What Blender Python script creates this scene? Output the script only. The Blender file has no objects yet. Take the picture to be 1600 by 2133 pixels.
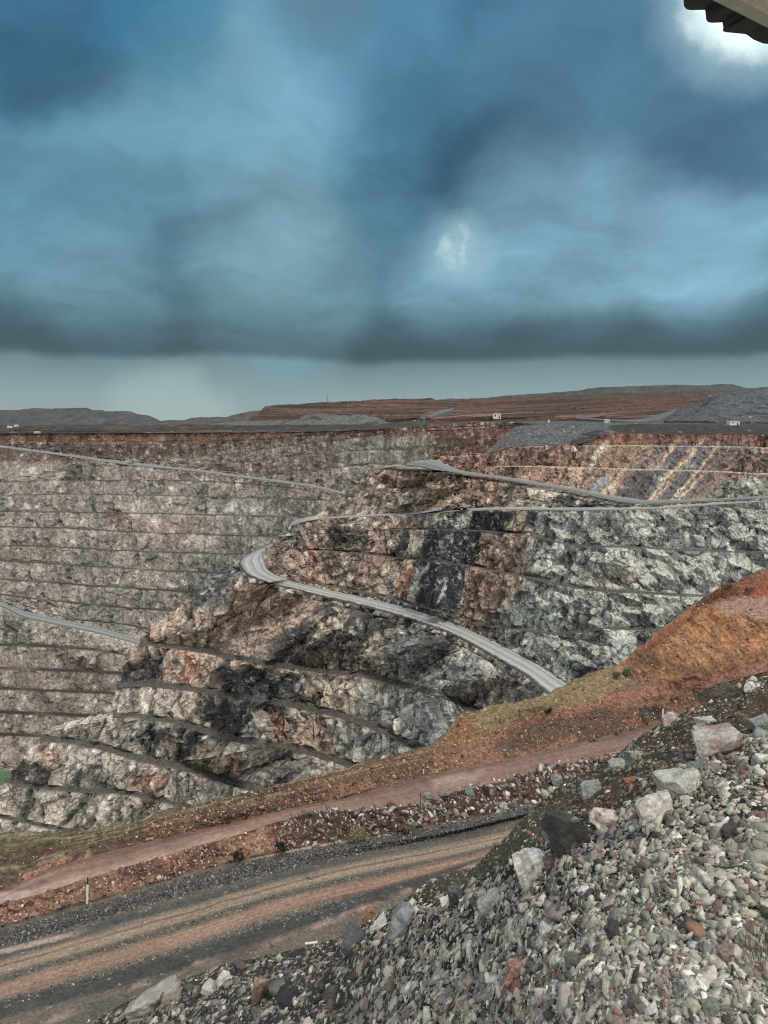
import bpy, bmesh, math, random
import numpy as np
from mathutils import Vector, Matrix, Euler

random.seed(7)
RNG = np.random.default_rng(11)
F = 1540.0          # focal length in photo pixels
HY = 872.0          # row of the true horizon in the photo
CX = 800.0
scene = bpy.context.scene
COL = scene.collection
R = math.radians

# ------------------------------------------------------------------ helpers
def lin(r, g, b):
    f = lambda c: (c/255/12.92) if c/255 <= .04045 else ((c/255+.055)/1.055)**2.4
    c = np.array([f(r), f(g), f(b)], dtype=np.float32)
    return c*SAT+(1-SAT)*float(c @ np.array([.3, .6, .1]))
SAT = .66            # the earth colours are muted a little

def P3(x, y, Y):
    """photo pixel + distance -> world point"""
    return Vector(((x-CX)/F*Y, Y, -(y-HY)/F*Y))

def tag(o, label=None, cat=None, group=None, kind=None):
    if label: o['label'] = label
    if cat: o['category'] = cat
    if group: o['group'] = group
    if kind: o['kind'] = kind
    return o

# ------------------------------------------------------------------ noise (numpy)
def _hash(ix, iy, iz, seed):
    with np.errstate(over='ignore'):
        n = (ix*np.uint32(374761393) + iy*np.uint32(668265263) + iz*np.uint32(2246822519) + np.uint32(seed*7919+17))
        n = (n ^ (n >> np.uint32(13)))*np.uint32(1274126177)
        n = n ^ (n >> np.uint32(16))
        n = (n*np.uint32(2654435761)) ^ (n >> np.uint32(15))
    return n

def _split(P):
    i = np.floor(P)
    f = (P-i).astype(np.float32)
    k = i.astype(np.int64).astype(np.uint32)
    return k, f

def perlin(P, seed=0):
    k, f = _split(P)
    u = f*f*f*(f*(f*6-15)+10)
    out = None
    one = np.uint32(1)
    res = []
    for dx in (0, 1):
        ry = []
        for dy in (0, 1):
            rz = []
            for dz in (0, 1):
                h = _hash(k[..., 0]+np.uint32(dx), k[..., 1]+np.uint32(dy), k[..., 2]+np.uint32(dz), seed)
                gx = (h & np.uint32(255)).astype(np.float32)*(1/127.5)-1
                gy = ((h >> np.uint32(8)) & np.uint32(255)).astype(np.float32)*(1/127.5)-1
                gz = ((h >> np.uint32(16)) & np.uint32(255)).astype(np.float32)*(1/127.5)-1
                rz.append(gx*(f[..., 0]-dx)+gy*(f[..., 1]-dy)+gz*(f[..., 2]-dz))
            ry.append(rz[0]+(rz[1]-rz[0])*u[..., 2])
        res.append(ry[0]+(ry[1]-ry[0])*u[..., 1])
    return res[0]+(res[1]-res[0])*u[..., 0]

def fbm(P, octv=4, seed=0, gain=.5, lac=2.03):
    a, s, t = 1.0, 0, 0
    Q = P
    for o in range(octv):
        s = s + a*perlin(Q, seed+o*13); t += a
        a *= gain; Q = Q*lac+17.3
    return s/t*1.5

def ridge(P, octv=3, seed=0):
    a, s, t = 1.0, 0, 0
    Q = P
    for o in range(octv):
        s = s + a*(1-np.abs(perlin(Q, seed+o*13))*2.2); t += a
        a *= .5; Q = Q*2.1+9.1
    return s/t

def cells(P, seed=0):
    """nearest jittered cell: distance, second distance, random 0-1, offset*random tilt"""
    Q = P-.5
    k, f = _split(Q)
    d1 = np.full(f.shape[:-1], 9., np.float32); d2 = d1.copy()
    rid = np.zeros(f.shape[:-1], np.uint32)
    off = np.zeros(f.shape, np.float32)
    for dx in (0, 1):
        for dy in (0, 1):
            for dz in (0, 1):
                h = _hash(k[..., 0]+np.uint32(dx), k[..., 1]+np.uint32(dy), k[..., 2]+np.uint32(dz), seed)
                j = np.stack([(h & np.uint32(1023)), (h >> np.uint32(10)) & np.uint32(1023), (h >> np.uint32(20)) & np.uint32(1023)], -1).astype(np.float32)*(1/1023.)
                v = f-(np.array([dx, dy, dz], np.float32)+(j-.5)*.9)
                d = (v*v).sum(-1)
                m = d < d1
                d2 = np.where(m, d1, np.minimum(d2, d))
                d1 = np.where(m, d, d1)
                rid = np.where(m, h, rid)
                off = np.where(m[..., None], v, off)
    with np.errstate(over='ignore'):
        q = rid*np.uint32(2246822519)+np.uint32(977)
        q = q ^ (q >> np.uint32(15))
        q = q*np.uint32(3266489917); q = q ^ (q >> np.uint32(13))
    rnd = (q & np.uint32(65535)).astype(np.float32)/65535.
    t = np.stack([(q & np.uint32(255)), (q >> np.uint32(8)) & np.uint32(255), (q >> np.uint32(16)) & np.uint32(255)], -1).astype(np.float32)*(2/255.)-1
    return np.sqrt(d1), np.sqrt(d2), rnd, (off*t).sum(-1)

def sstep(a, b, x):
    t = np.clip((x-a)/(b-a), 0, 1)
    return t*t*(3-2*t)

def mixc(C, col, w):
    w = np.clip(w, 0, 1)[..., None]
    return C*(1-w)+np.asarray(col, np.float32)*w

def poly_w(x, y, poly, feather):
    """soft inside weight of a polygon"""
    p = np.array(poly, np.float32)
    ins = np.zeros(x.shape, bool)
    dmin = np.full(x.shape, 1e9, np.float32)
    n = len(p)
    for i in range(n):
        x0, y0 = p[i]; x1, y1 = p[(i+1) % n]
        c = ((y0 > y) != (y1 > y))
        xi = (x1-x0)*(y-y0)/(y1-y0+1e-9)+x0
        ins ^= c & (x < xi)
        dx, dy = x1-x0, y1-y0
        t = np.clip(((x-x0)*dx+(y-y0)*dy)/(dx*dx+dy*dy+1e-9), 0, 1)
        d = np.hypot(x-x0-t*dx, y-y0-t*dy)
        dmin = np.minimum(dmin, d)
    sd = np.where(ins, dmin, -dmin)
    return sstep(-feather, feather, sd)

# ------------------------------------------------------------------ curves
def pch(pts, xs):
    """monotone cubic through points sorted by x"""
    p = np.array(sorted(pts), float)
    x, y = p[:, 0], p[:, 1]
    if len(x) == 1: return np.full_like(xs, y[0])
    h = np.diff(x); d = np.diff(y)/h
    m = np.zeros_like(y)
    m[0], m[-1] = d[0], d[-1]
    for i in range(1, len(y)-1):
        if d[i-1]*d[i] > 0:
            w1, w2 = 2*h[i]+h[i-1], h[i]+2*h[i-1]
            m[i] = (w1+w2)/(w1/d[i-1]+w2/d[i])
    xx = np.clip(xs, x[0], x[-1])
    k = np.clip(np.searchsorted(x, xx)-1, 0, len(h)-1)
    t = (xx-x[k])/h[k]
    r = ((2*t**3-3*t**2+1)*y[k]+(t**3-2*t**2+t)*h[k]*m[k]+(-2*t**3+3*t**2)*y[k+1]+(t**3-t**2)*h[k]*m[k+1])
    return r+np.where(xs < x[0], (xs-x[0])*m[0], 0)+np.where(xs > x[-1], (xs-x[-1])*m[-1], 0)

def resamp(pts, n):
    p = np.array(pts, float)
    s = np.concatenate([[0], np.cumsum(np.hypot(*np.diff(p, axis=0).T))])
    t = np.linspace(0, s[-1], n)
    return pch(list(zip(s, p[:, 0])), t), pch(list(zip(s, p[:, 1])), t)

# ------------------------------------------------------------------ meshes
def grid_mesh(name, V, C, ranges, mat, smooth=False):
    """V,C: (rows,cols,3). ranges: list of (r0,r1) row spans that belong to this object."""
    nc = V.shape[1]
    vs, cs, qs, base = [], [], [], 0
    for r0, r1 in ranges:
        v = V[r0:r1+1]
        n = v.shape[0]
        i = np.arange(n-1)[:, None]*nc+np.arange(nc-1)[None, :]
        q = np.stack([i, i+nc, i+nc+1, i+1], -1).reshape(-1, 4)+base
        vs.append(v.reshape(-1, 3)); cs.append(C[r0:r1+1].reshape(-1, 3)); qs.append(q)
        base += n*nc
    return raw_mesh(name, np.concatenate(vs), np.concatenate(qs), np.concatenate(cs), mat, smooth)

def raw_mesh(name, v, q, c, mat, smooth=False, parent=None):
    k = q.shape[1]
    me = bpy.data.meshes.new(name)
    me.vertices.add(len(v)); me.vertices.foreach_set('co', np.ascontiguousarray(v, np.float32).ravel())
    me.loops.add(q.size); me.loops.foreach_set('vertex_index', np.ascontiguousarray(q, np.int32).ravel())
    me.polygons.add(len(q)); me.polygons.foreach_set('loop_start', np.arange(0, q.size, k, dtype=np.int32))
    if c is not None:
        a = me.attributes.new('Col', 'FLOAT_COLOR', 'POINT')
        a.data.foreach_set('color', np.concatenate([np.clip(c, 0.004, .9), np.ones((len(c), 1))], 1).astype(np.float32).ravel())
    me.update(calc_edges=True)
    if smooth: me.polygons.foreach_set('use_smooth', np.ones(len(q), bool))
    me.materials.append(mat)
    o = bpy.data.objects.new(name, me); COL.objects.link(o)
    if parent: o.parent = parent
    return o

# ------------------------------------------------------------------ materials
def node_mat(name):
    m = bpy.data.materials.new(name); m.use_nodes = True
    nt = m.node_tree
    return m, nt, nt.nodes['Principled BSDF']

def terrain_mat(name, fine, lo=.62, hi=1.4, bump=.5, rough=.95, bdist=None, sat=.12):
    """mesh colour attribute broken up by fine world-space noise, with bump"""
    m, nt, b = node_mat(name)
    N, L = nt.nodes, nt.links
    at = N.new('ShaderNodeAttribute'); at.attribute_name = 'Col'
    tc = N.new('ShaderNodeTexCoord')
    n1 = N.new('ShaderNodeTexNoise'); n1.inputs['Scale'].default_value = 1/fine; n1.inputs['Detail'].default_value = 5; n1.inputs['Roughness'].default_value = .65
    L.new(tc.outputs['Object'], n1.inputs['Vector'])
    vo = N.new('ShaderNodeTexVoronoi'); vo.inputs['Scale'].default_value = 1.7/fine; vo.inputs['Randomness'].default_value = 1
    mx = N.new('ShaderNodeMix'); mx.data_type = 'VECTOR'; mx.inputs[0].default_value = .35*fine
    ad = N.new('ShaderNodeVectorMath'); ad.operation = 'MULTIPLY_ADD'
    L.new(n1.outputs['Color'], ad.inputs[0]); ad.inputs[1].default_value = (fine*.9,)*3; L.new(tc.outputs['Object'], ad.inputs[2])
    L.new(ad.outputs[0], vo.inputs['Vector'])
    N.remove(mx)
    mr = N.new('ShaderNodeMapRange'); mr.inputs['From Min'].default_value = .32; mr.inputs['From Max'].default_value = .68
    mr.inputs['To Min'].default_value = lo; mr.inputs['To Max'].default_value = hi
    L.new(n1.outputs['Fac'], mr.inputs['Value'])
    sp = N.new('ShaderNodeSeparateColor'); L.new(vo.outputs['Color'], sp.inputs[0])
    mr2 = N.new('ShaderNodeMapRange'); mr2.inputs['To Min'].default_value = .5+.5*lo; mr2.inputs['To Max'].default_value = .5+.5*hi
    L.new(sp.outputs[0], mr2.inputs['Value'])
    mu = N.new('ShaderNodeMath'); mu.operation = 'MULTIPLY'; L.new(mr.outputs[0], mu.inputs[0]); L.new(mr2.outputs[0], mu.inputs[1])
    sc = N.new('ShaderNodeVectorMath'); sc.operation = 'SCALE'; L.new(at.outputs['Color'], sc.inputs[0]); L.new(mu.outputs[0], sc.inputs['Scale'])
    L.new(sc.outputs[0], b.inputs['Base Color'])
    b.inputs['Roughness'].default_value = rough
    b.inputs['Specular IOR Level'].default_value = .2
    hs = N.new('ShaderNodeMath'); hs.operation = 'SUBTRACT'; L.new(n1.outputs['Fac'], hs.inputs[0])
    hv = N.new('ShaderNodeMath'); hv.operation = 'MULTIPLY'; hv.inputs[1].default_value = .35; L.new(vo.outputs['Distance'], hv.inputs[0]); L.new(hv.outputs[0], hs.inputs[1])
    bp = N.new('ShaderNodeBump'); bp.inputs['Strength'].default_value = bump; bp.inputs['Distance'].default_value = bdist or fine*.6
    L.new(hs.outputs[0], bp.inputs['Height']); L.new(bp.outputs[0], b.inputs['Normal'])
    return m

def plain_mat(name, rgb, rough=.6, metal=0., var=.18, scale=3., bump=0.):
    m, nt, b = node_mat(name)
    N, L = nt.nodes, nt.links
    tc = N.new('ShaderNodeTexCoord')
    n1 = N.new('ShaderNodeTexNoise'); n1.inputs['Scale'].default_value = scale; n1.inputs['Detail'].default_value = 5
    L.new(tc.outputs['Object'], n1.inputs['Vector'])
    mr = N.new('ShaderNodeMapRange'); mr.inputs['From Min'].default_value = .3; mr.inputs['From Max'].default_value = .7
    mr.inputs['To Min'].default_value = 1-var; mr.inputs['To Max'].default_value = 1+var
    L.new(n1.outputs['Fac'], mr.inputs['Value'])
    sc = N.new('ShaderNodeVectorMath'); sc.operation = 'SCALE'; sc.inputs[0].default_value = tuple(float(v) for v in rgb); L.new(mr.outputs[0], sc.inputs['Scale'])
    L.new(sc.outputs[0], b.inputs['Base Color'])
    b.inputs['Roughness'].default_value = rough; b.inputs['Metallic'].default_value = metal
    if bump:
        bp = N.new('ShaderNodeBump'); bp.inputs['Strength'].default_value = bump; bp.inputs['Distance'].default_value = .02
        L.new(n1.outputs['Fac'], bp.inputs['Height']); L.new(bp.outputs[0], b.inputs['Normal'])
    return m

# ------------------------------------------------------------------ lofted terrain sheets
FACE, BERM, ROAD = 0, 1, 2
class Sheet:
    """A terrain sheet lofted through key lines (bench edges, road edges)."""
    def __init__(s, xl, xr, ncol, nwrap=0, wx=120., wY=140., px=1.6):
        s.xr, s.nc, s.nw, s.wx, s.wY, s.px = xr, ncol, nwrap, wx, wY, px
        s.t = np.linspace(0, 1, ncol)
        s.keys, s.segs = [], []       # keys: (x,y,Y) arrays ; segs: kind/name of the strip that ENDS at that key
        s.xl = xl; s.wk = 1.
    def cols(s, xl=None):
        xl = s.xl if xl is None else xl
        return xl+s.t*(s.xr-xl)
    def _push(s, x, y, Y, kind, name, wrap=None):
        if s.nw:
            u = np.linspace(1, 0, s.nw+1)[:-1]
            h0 = (y[0]-HY)/F*Y[0]
            if wrap is not None:
                wx_, wy_ = resamp(wrap+[(x[0], y[0])], s.nw+1)
                wx_, wy_ = wx_[:-1], wy_[:-1]
                wYv = h0*F/(wy_-HY)
            else:
                if name == 'pit_spur':
                    wx_ = x[0]+200*u**1.5+400*np.maximum(u-.7, 0)/.3
                    wYv = Y[0]+35*u+200*np.maximum(u-.7, 0)/.3
                else:
                    wx_ = x[0]+45*u**1.5
                    wYv = Y[0]+45*u
                wYv = np.maximum(wYv, np.interp(wx_, x, Y)+50*u)
                wy_ = HY+h0*F/wYv
            x = np.concatenate([wx_, x]); y = np.concatenate([wy_, y]); Y = np.concatenate([wYv, Y])
        s.keys.append((x, y, Y)); s.segs.append((kind, name))
    def start(s, pts, Yf, name, xl=None):
        x = s.cols(xl); y = pch(pts, x); Y = pch(Yf, x)
        s._push(x, y, Y, FACE, name)
        s.last = (x, y, Y)
    def raw(s, pts, Yf, kind, name, xl=None, hmode=True):
        """line with explicit depth below the camera (h) or distance"""
        x = s.cols(xl); y = pch(pts, x)
        Y = pch(Yf, x)
        if hmode: Y = Y*F/(y-HY)
        s._push(x, y, Y, kind, name)
        s.last = (x, y, Y)
    def _ref(s, x, nose):
        X0, y0, Y0 = s.last
        o = np.argsort(X0)
        Yr = np.interp(x, X0[o], Y0[o])+np.where(x < X0.min(), (X0.min()-x)*nose, 0)
        hr = np.interp(x, X0[o], ((y0-HY)/F*Y0)[o])
        return Yr, hr
    def bench(s, pts, w, name, xl=None, slope=1.0, nose=.2):
        x = s.cols(xl); y = pch(pts, x)
        Yr, hr = s._ref(x, nose)
        r = (y-HY)/F
        Yo = (hr+slope*Yr)/(r+slope)
        Yo = np.minimum(Yo, Yr-.02)
        h = r*Yo
        ww = np.minimum((pch(w, x) if isinstance(w, list) else w)*s.wk, .6*np.maximum(Yr-Yo, 0))
        Yi = Yo+ww
        s._push(x, HY+h*F/Yi, Yi, FACE, name)
        s._push(x, y, Yo, BERM, name)
        s.last = (x, y, Yo)
    def road(s, pin, pout, name, wall, xli=None, xlo=None, slope=1.0, nose=.2, wrapi=None, wrapo=None):
        x = s.cols(xli); y = pch(pin, x)
        Yr, hr = s._ref(x, nose)
        r = (y-HY)/F
        Yi = (hr+slope*Yr)/(r+slope); Yi = np.minimum(Yi, Yr-.02)
        h = r*Yi
        s._push(x, y, Yi, FACE, wall, wrapi)
        xo = s.cols(xlo); yo = pch(pout, xo)
        ho = np.interp(xo, x, h)
        Yo = ho*F/(yo-HY)
        s._push(xo, yo, Yo, ROAD, name, wrapo)
        s.last = (xo, yo, Yo)
    def build(s):
        rows = []; kind = []; v = []; nm = []; s.keyrow = [0]
        for i, (x, y, Y) in enumerate(s.keys):
            A = np.stack([(x-CX)/F*Y, Y, -(y-HY)/F*Y, x, y], -1)
            if i == 0:
                rows.append(A); kind.append(s.segs[1][0]); v.append(0); nm.append(s.segs[1][1]); prev = A; continue
            k, name = s.segs[i]
            n = int(np.clip(math.ceil(np.nanpercentile(np.abs(A[..., 4]-prev[..., 4]), 97)/s.px), 1, 400))
            if k == BERM: n = max(n, 3)
            if k == ROAD: n = max(n, 4)
            for j in range(1, n+1):
                f = j/n
                rows.append(prev*(1-f)+A*f); kind.append(k); v.append(f); nm.append(name)
            prev = A; s.keyrow.append(len(rows)-1)
        G = np.array(rows)
        s.V = G[..., :3].copy(); s.px_x = G[..., 3].astype(np.float32); s.px_y = G[..., 4].astype(np.float32)
        s.kind = np.array(kind); s.v = np.array(v); s.names = nm
        return s
    def normals(s):
        V = s.V
        du = np.gradient(V, axis=1); dv = np.gradient(V, axis=0)
        n = np.cross(dv, du)
        n /= np.linalg.norm(n, axis=-1, keepdims=True)+1e-9
        n *= np.where((n[..., 2:3] < 0), -1, 1)
        for ax in (0, 1):
            for _ in range(3):
                p = np.pad(n, [(1, 1) if a == ax else (0, 0) for a in range(3)], mode='edge')
                n = (np.take(p, range(0, n.shape[ax]), ax)+2*n+np.take(p, range(2, n.shape[ax]+2), ax))/4
        n /= np.linalg.norm(n, axis=-1, keepdims=True)+1e-9
        return n.astype(np.float32)
    def rowmask(s, vals, soft=2):
        """per-row weight by kind, softened across strip borders"""
        a = np.array([vals[k] for k in s.kind], np.float32)
        for _ in range(soft):
            p = np.pad(a, 1, mode='edge'); a = (p[:-2]+2*a+p[2:])/4
        return a[:, None]
    def ranges(s):
        out = {}; r0 = 0
        for r in range(1, len(s.names)):
            if r == len(s.names)-1 or s.names[r+1] != s.names[r]:
                out.setdefault(s.names[r], []).append((r0, r)); r0 = r
        return out
# ================================================================== far pit wall
A = Sheet(-160, 1090, 760, px=1.7); A.wk = 1.7
A.start([(-160,902),(0,902),(400,903),(500,902),(600,899),(700,897),(800,892),(900,885),(1000,880),(1090,879)],
        [(-160,1850),(400,1780),(700,1560),(1090,1250)], 'pit_wall')
rampc = [(-160,909),(0,927),(130,944),(270,962),(400,976),(500,989),(600,1002),(660,1011),(720,1026),(800,1052),(1090,1110)]
def rc(dy): return [(x, y+dy) for x, y in rampc]
def join(left, right): return left+right
A.bench([(-160,907),(0,921),(60,921.5),(200,921),(350,920),(500,918),(650,908),(800,898),(1000,889),(1090,887)], 9, 'pit_wall')
A.bench([(-160,907.5),(0,924.5),(130,941),(270,957),(330,957),(480,945),(600,929),(700,917),(800,905),(900,898),(1090,893)], 22, 'pit_wall')
A.bench([(-160,908),(0,925),(270,959),(350,966),(400,968),(520,962),(650,946),(800,938),(900,931),(1090,925)], 12, 'pit_wall')
A.bench([(-160,908.5),(0,925.5),(270,960),(400,973),(500,984),(600,990),(700,975),(800,967),(1090,957)], 12, 'pit_wall')
A.road(rc(0), [(x, y+(7.5 if 150 < x < 400 else 6.0)) for x, y in rampc], 'haul_road_far', 'pit_wall')
A.bench([(-160,1015),(0,999),(110,985),(220,968.5),(300,972),(400,984),(720,1033.5),(800,1059),(1090,1117)], 9, 'pit_wall')
A.bench([(-160,1018),(0,1004),(150,1001),(300,1000),(500,1007),(600,1016),(680,1029),(720,1035),(800,1060),(1090,1119)], 11, 'pit_wall')
A.bench([(-160,1036),(0,1032),(200,1030),(400,1034),(600,1040),(720,1046),(800,1062),(1090,1121)], 11, 'pit_wall')
A.bench([(-160,1068),(0,1067),(300,1070),(600,1077),(750,1086),(1090,1130)], 11, 'pit_wall')
A.bench([(-160,1092),(0,1097),(150,1102),(300,1110),(540,1118),(700,1125),(1090,1150)], 10, 'pit_wall')
A.bench([(-160,1130),(0,1137),(150,1142),(350,1152),(540,1156),(700,1162),(1090,1180)], 13, 'pit_wall')
A.bench([(-160,1158),(0,1168),(150,1178),(350,1190),(540,1198),(1090,1215)], 10, 'pit_wall')
A.bench([(-160,1195),(0,1207),(150,1218),(350,1232),(500,1240),(1090,1260)], 10, 'pit_wall')
A.bench([(-160,1218),(0,1240),(150,1257),(350,1273),(500,1281),(1090,1300)], 9, 'pit_wall')
A.bench([(-160,1221),(0,1246),(100,1277),(150,1291),(250,1301),(350,1315),(500,1326),(1090,1345)], 7, 'pit_wall')
A.road([(-160,1224),(0,1252),(50,1272),(100,1284),(200,1305),(300,1334),(400,1366),(1090,1500)],
       [(-160,1234),(0,1263),(50,1286),(100,1298),(200,1319),(300,1346),(400,1376),(1090,1510)], 'haul_road_lower', 'pit_wall')
A.bench([(-160,1335),(0,1345),(150,1352),(280,1368),(400,1390),(1090,1515)], 12, 'pit_wall')
A.bench([(-160,1390),(0,1395),(200,1402),(400,1420),(1090,1530)], 14, 'pit_wall')
A.bench([(-160,1433),(0,1437),(220,1446),(400,1460),(1090,1550)], 13, 'pit_wall')
A.bench([(-160,1482),(0,1487),(240,1497),(1090,1580)], 14, 'pit_wall')
A.bench([(-160,1528),(0,1532),(200,1545),(1090,1620)], 14, 'pit_wall')
A.bench([(-160,1590),(0,1597),(60,1603),(300,1630),(1090,1660)], 3, 'pit_wall')
xa = A.cols()
A.road([(-160,1602),(0,1603),(300,1640),(1090,1670)], [(-160,1760),(300,1770),(1090,1790)], 'pit_wall', 'pit_wall')
A.build()

# ================================================================== right wall, spur and switchback road
B = Sheet(-100, 1900, 1240, nwrap=26, px=1.6)
B.start([(980,944),(1010,944),(1075,929.5),(1205,926),(1232,918),(1250,909),(1265,905),(1300,903.5),(1400,905),(1500,906),(1600,907),(1750,908),(1900,909)],
        [(850,905),(1000,830),(1240,760),(1500,720),(1900,640)], 'pit_face', xl=905)
B.bench([(905,952),(980,948),(1015,946),(1075,931.5),(1240,928),(1400,929),(1600,933),(1900,938)], 9, 'pit_face', xl=900)
B.bench([(880,957.5),(905,956),(940,967),(1000,971),(1100,972),(1350,978),(1500,984),(1600,988),(1900,996)], 8, 'pit_face', xl=895)
roadin = [(880,958),(905,957),(930,966),(960,979),(1000,985.5),(1100,1000),(1200,1017),(1300,1035),(1345,1041),(1450,1040),(1600,1033),(1900,1020)]
roadout = [(840,969),(870,972),(900,978),(950,986),(1000,993),(1100,1009),(1200,1026),(1250,1038),(1300,1047),(1345,1051),(1450,1046),(1600,1039),(1900,1027)]
B.road(roadin, roadout, 'haul_road_upper', 'pit_face', xli=880, xlo=842, wrapi=[(935,955.5),(905,955)], wrapo=[(935,953),(880,958),(850,964)])
B.bench([(778,978),(900,983),(1000,999),(1100,1016),(1200,1033),(1260,1045),(1345,1053.5),(1450,1048),(1600,1040.5),(1900,1028)], 6, 'pit_face', xl=775)
B.bench([(740,1012),(800,1018),(900,1018),(1000,1025),(1100,1034),(1200,1044),(1345,1055),(1600,1041.5),(1900,1029)], 4, 'pit_face', xl=735)
B.road([(655,1079),(700,1076),(800,1070),(880,1066),(960,1060),(1050,1056),(1120,1056),(1200,1057),(1345,1056),(1450,1050),(1600,1042.5),(1900,1030)],
       [(590,1102),(620,1090),(655,1083),(700,1080.5),(800,1075),(880,1071),(960,1066),(1050,1063),(1120,1063),(1200,1064),(1345,1062),(1450,1055),(1600,1046),(1900,1033)],
       'haul_road_middle', 'pit_face', xli=655, xlo=598, wrapi=[(690,1073),(660,1075)], wrapo=[(690,1071),(640,1077),(610,1086)])
B.bench([(585,1122),(605,1117),(650,1115),(750,1109),(840,1103),(1000,1107),(1120,1120),(1200,1137),(1375,1145),(1600,1155),(1900,1172)], [(588,.5),(760,1),(870,11),(1900,11)], 'pit_face', xl=588)
B.bench([(574,1139),(620,1146),(700,1150),(800,1160),(970,1180),(1100,1205),(1225,1230),(1375,1240),(1500,1246),(1900,1275)], 11, 'pit_face', xl=570)
B.bench([(560,1158),(600,1196),(700,1224),(800,1246),(900,1272),(1000,1302),(1100,1316),(1160,1323),(1260,1311),(1370,1317),(1450,1322),(1900,1350)], 9, 'pit_face', xl=558)
B.road([(550,1161),(560,1186),(600,1206),(700,1231),(800,1253),(900,1281),(1000,1321),(1100,1371),(1190,1427),(1300,1500),(1900,1800)],
       [(497,1176),(510,1196),(560,1217),(640,1237),(750,1263),(850,1291),(950,1328),(1040,1377),(1100,1413),(1140,1446),(1300,1560),(1900,1850)],
       'haul_road', 'pit_face', xli=550, xlo=497, wrapi=[(585,1126),(572,1135),(553,1148)], wrapo=[(582,1123),(566,1132),(520,1155),(502,1167)])
B.bench([(480,1181),(497,1186),(520,1212),(560,1228),(640,1247),(750,1273),(850,1303),(950,1342),(1040,1392),(1130,1462),(1300,1580),(1900,1870)], 3, 'pit_face', xl=484)
B.bench([(300,1343),(360,1352),(430,1362),(505,1377),(580,1389),(650,1399),(760,1413),(860,1437),(940,1462),(1020,1500),(1150,1570),(1300,1640),(1900,1900)], 13, 'pit_spur', xl=292, nose=.1)
B.bench([(243,1432),(300,1430),(380,1438),(450,1448),(550,1464),(640,1481),(720,1500),(800,1531),(900,1580),(1100,1660),(1300,1720),(1900,1930)], 15, 'pit_spur', xl=243)
B.bench([(236,1492),(300,1498),(350,1507),(420,1526),(480,1545),(575,1561),(675,1585),(800,1625),(1000,1710),(1300,1780),(1900,1960)], 15, 'pit_spur', xl=236)
B.bench([(85,1545),(130,1548),(200,1560),(300,1589),(400,1611),(465,1632),(600,1670),(900,1780),(1900,1990)], 34, 'pit_spur', xl=85)
B.bench([(15,1632),(60,1640),(150,1650),(250,1655),(330,1670),(480,1715),(900,1830),(1900,2010)], 8, 'pit_spur', xl=10)
B.bench([(-60,1700),(0,1705),(150,1735),(300,1745),(480,1770),(900,1880),(1900,2030)], 6, 'pit_spur', xl=-60)
B.bench([(-100,1790),(300,1800),(900,1960),(1900,2060)], 6, 'pit_spur', xl=-100)
B.build()

# ------------------------------------------------------------------ colours and relief of the rock
def rock_relief(S, big, mid, facet, small, amps, seed, calm=None):
    V = S.V.astype(np.float32); n = S.normals()
    nh = n.copy(); nh[..., 2] *= .45
    w = S.rowmask({FACE: 1., BERM: .1, ROAD: .02}, 5)
    if calm is not None: w = w*calm
    ws = S.rowmask({FACE: 1., BERM: .45, ROAD: .05})
    wr = S.rowmask({FACE: 1., BERM: 1., ROAD: .0})
    warp = np.stack([fbm(V/mid, 2, seed+k) for k in (50, 51, 52)], -1)*mid*.5
    Q = V+warp
    st = np.array([1, 1, .55], np.float32)
    d = amps[0]*fbm(V*st/big, 3, seed)*np.minimum(wr, w+.35)
    d = d+amps[1]*(ridge(Q*st/mid, 3, seed+1)-.45)*w
    _, _, rnd, til = cells(Q*st/facet, seed+2)
    _, _, rnd2, til2 = cells((V+warp*.4)*st/(facet*.42), seed+3)
    d = d+amps[2]*((rnd-.5)*.8+til*1.3)*w+amps[2]*.45*((rnd2-.5)*.8+til2*1.3)*ws
    d = d+amps[3]*fbm(V/small, 3, seed+4)*ws
    S.V = V+n*0+nh*d[..., None]
    S.rnd, S.rnd2 = rnd, rnd2
    return V

def paint(C, xs, ys, zones):
    for poly, col, s, f in zones:
        x0 = min(p[0] for p in poly)-4*f; x1 = max(p[0] for p in poly)+4*f
        y0 = min(p[1] for p in poly)-4*f; y1 = max(p[1] for p in poly)+4*f
        m = (xs > x0) & (xs < x1) & (ys > y0) & (ys < y1)
        if not m.any(): continue
        w = poly_w(xs[m], ys[m], poly, f)*s
        C[m] = mixc(C[m], col, w)
    return C

def speckle(C, S, V, sizes, seed, amt, light, dark, veins=.75, grit=(3., (1, 1, 1)), gw=.5):
    """pale blocks, dark seams and veins of the broken rock"""
    f1 = fbm(V/sizes[0], 4, seed); f2 = fbm(V/sizes[1], 4, seed+1)
    vein = 1-np.abs(fbm((V+6*f1[..., None])*np.array([1, 1, .6], np.float32)/sizes[2], 4, seed+2))*4
    k = S.kindw
    C = C*(1+amt*(1.1*f1+.8*f2+.9*(S.rnd-.5)+.8*(S.rnd2-.5))*k)[..., None]
    C = mixc(C, light, sstep(.28, .62, f2+.5*(S.rnd2-.4)+.25*f1)*.7*k)
    C = mixc(C, dark, sstep(.62, .95, vein)*veins*k)
    C = mixc(C, dark, sstep(.3, .6, -f2-.4*(S.rnd-.5))*.55*k)
    fl = fbm((V+f2[..., None]*sizes[1]*.3)*np.array(grit[1], np.float32)/grit[0], 3, seed+5)
    fd = fbm(V*np.array(grit[1], np.float32)/grit[0]*1.3+31, 3, seed+6)
    C = mixc(C, light, sstep(.2, .42, fl+.35*f1)*gw*k)
    C = mixc(C, dark, sstep(.22, .45, fd-.35*f1)*gw*.8*k)
    return np.clip(C, .006, .8)

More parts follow.
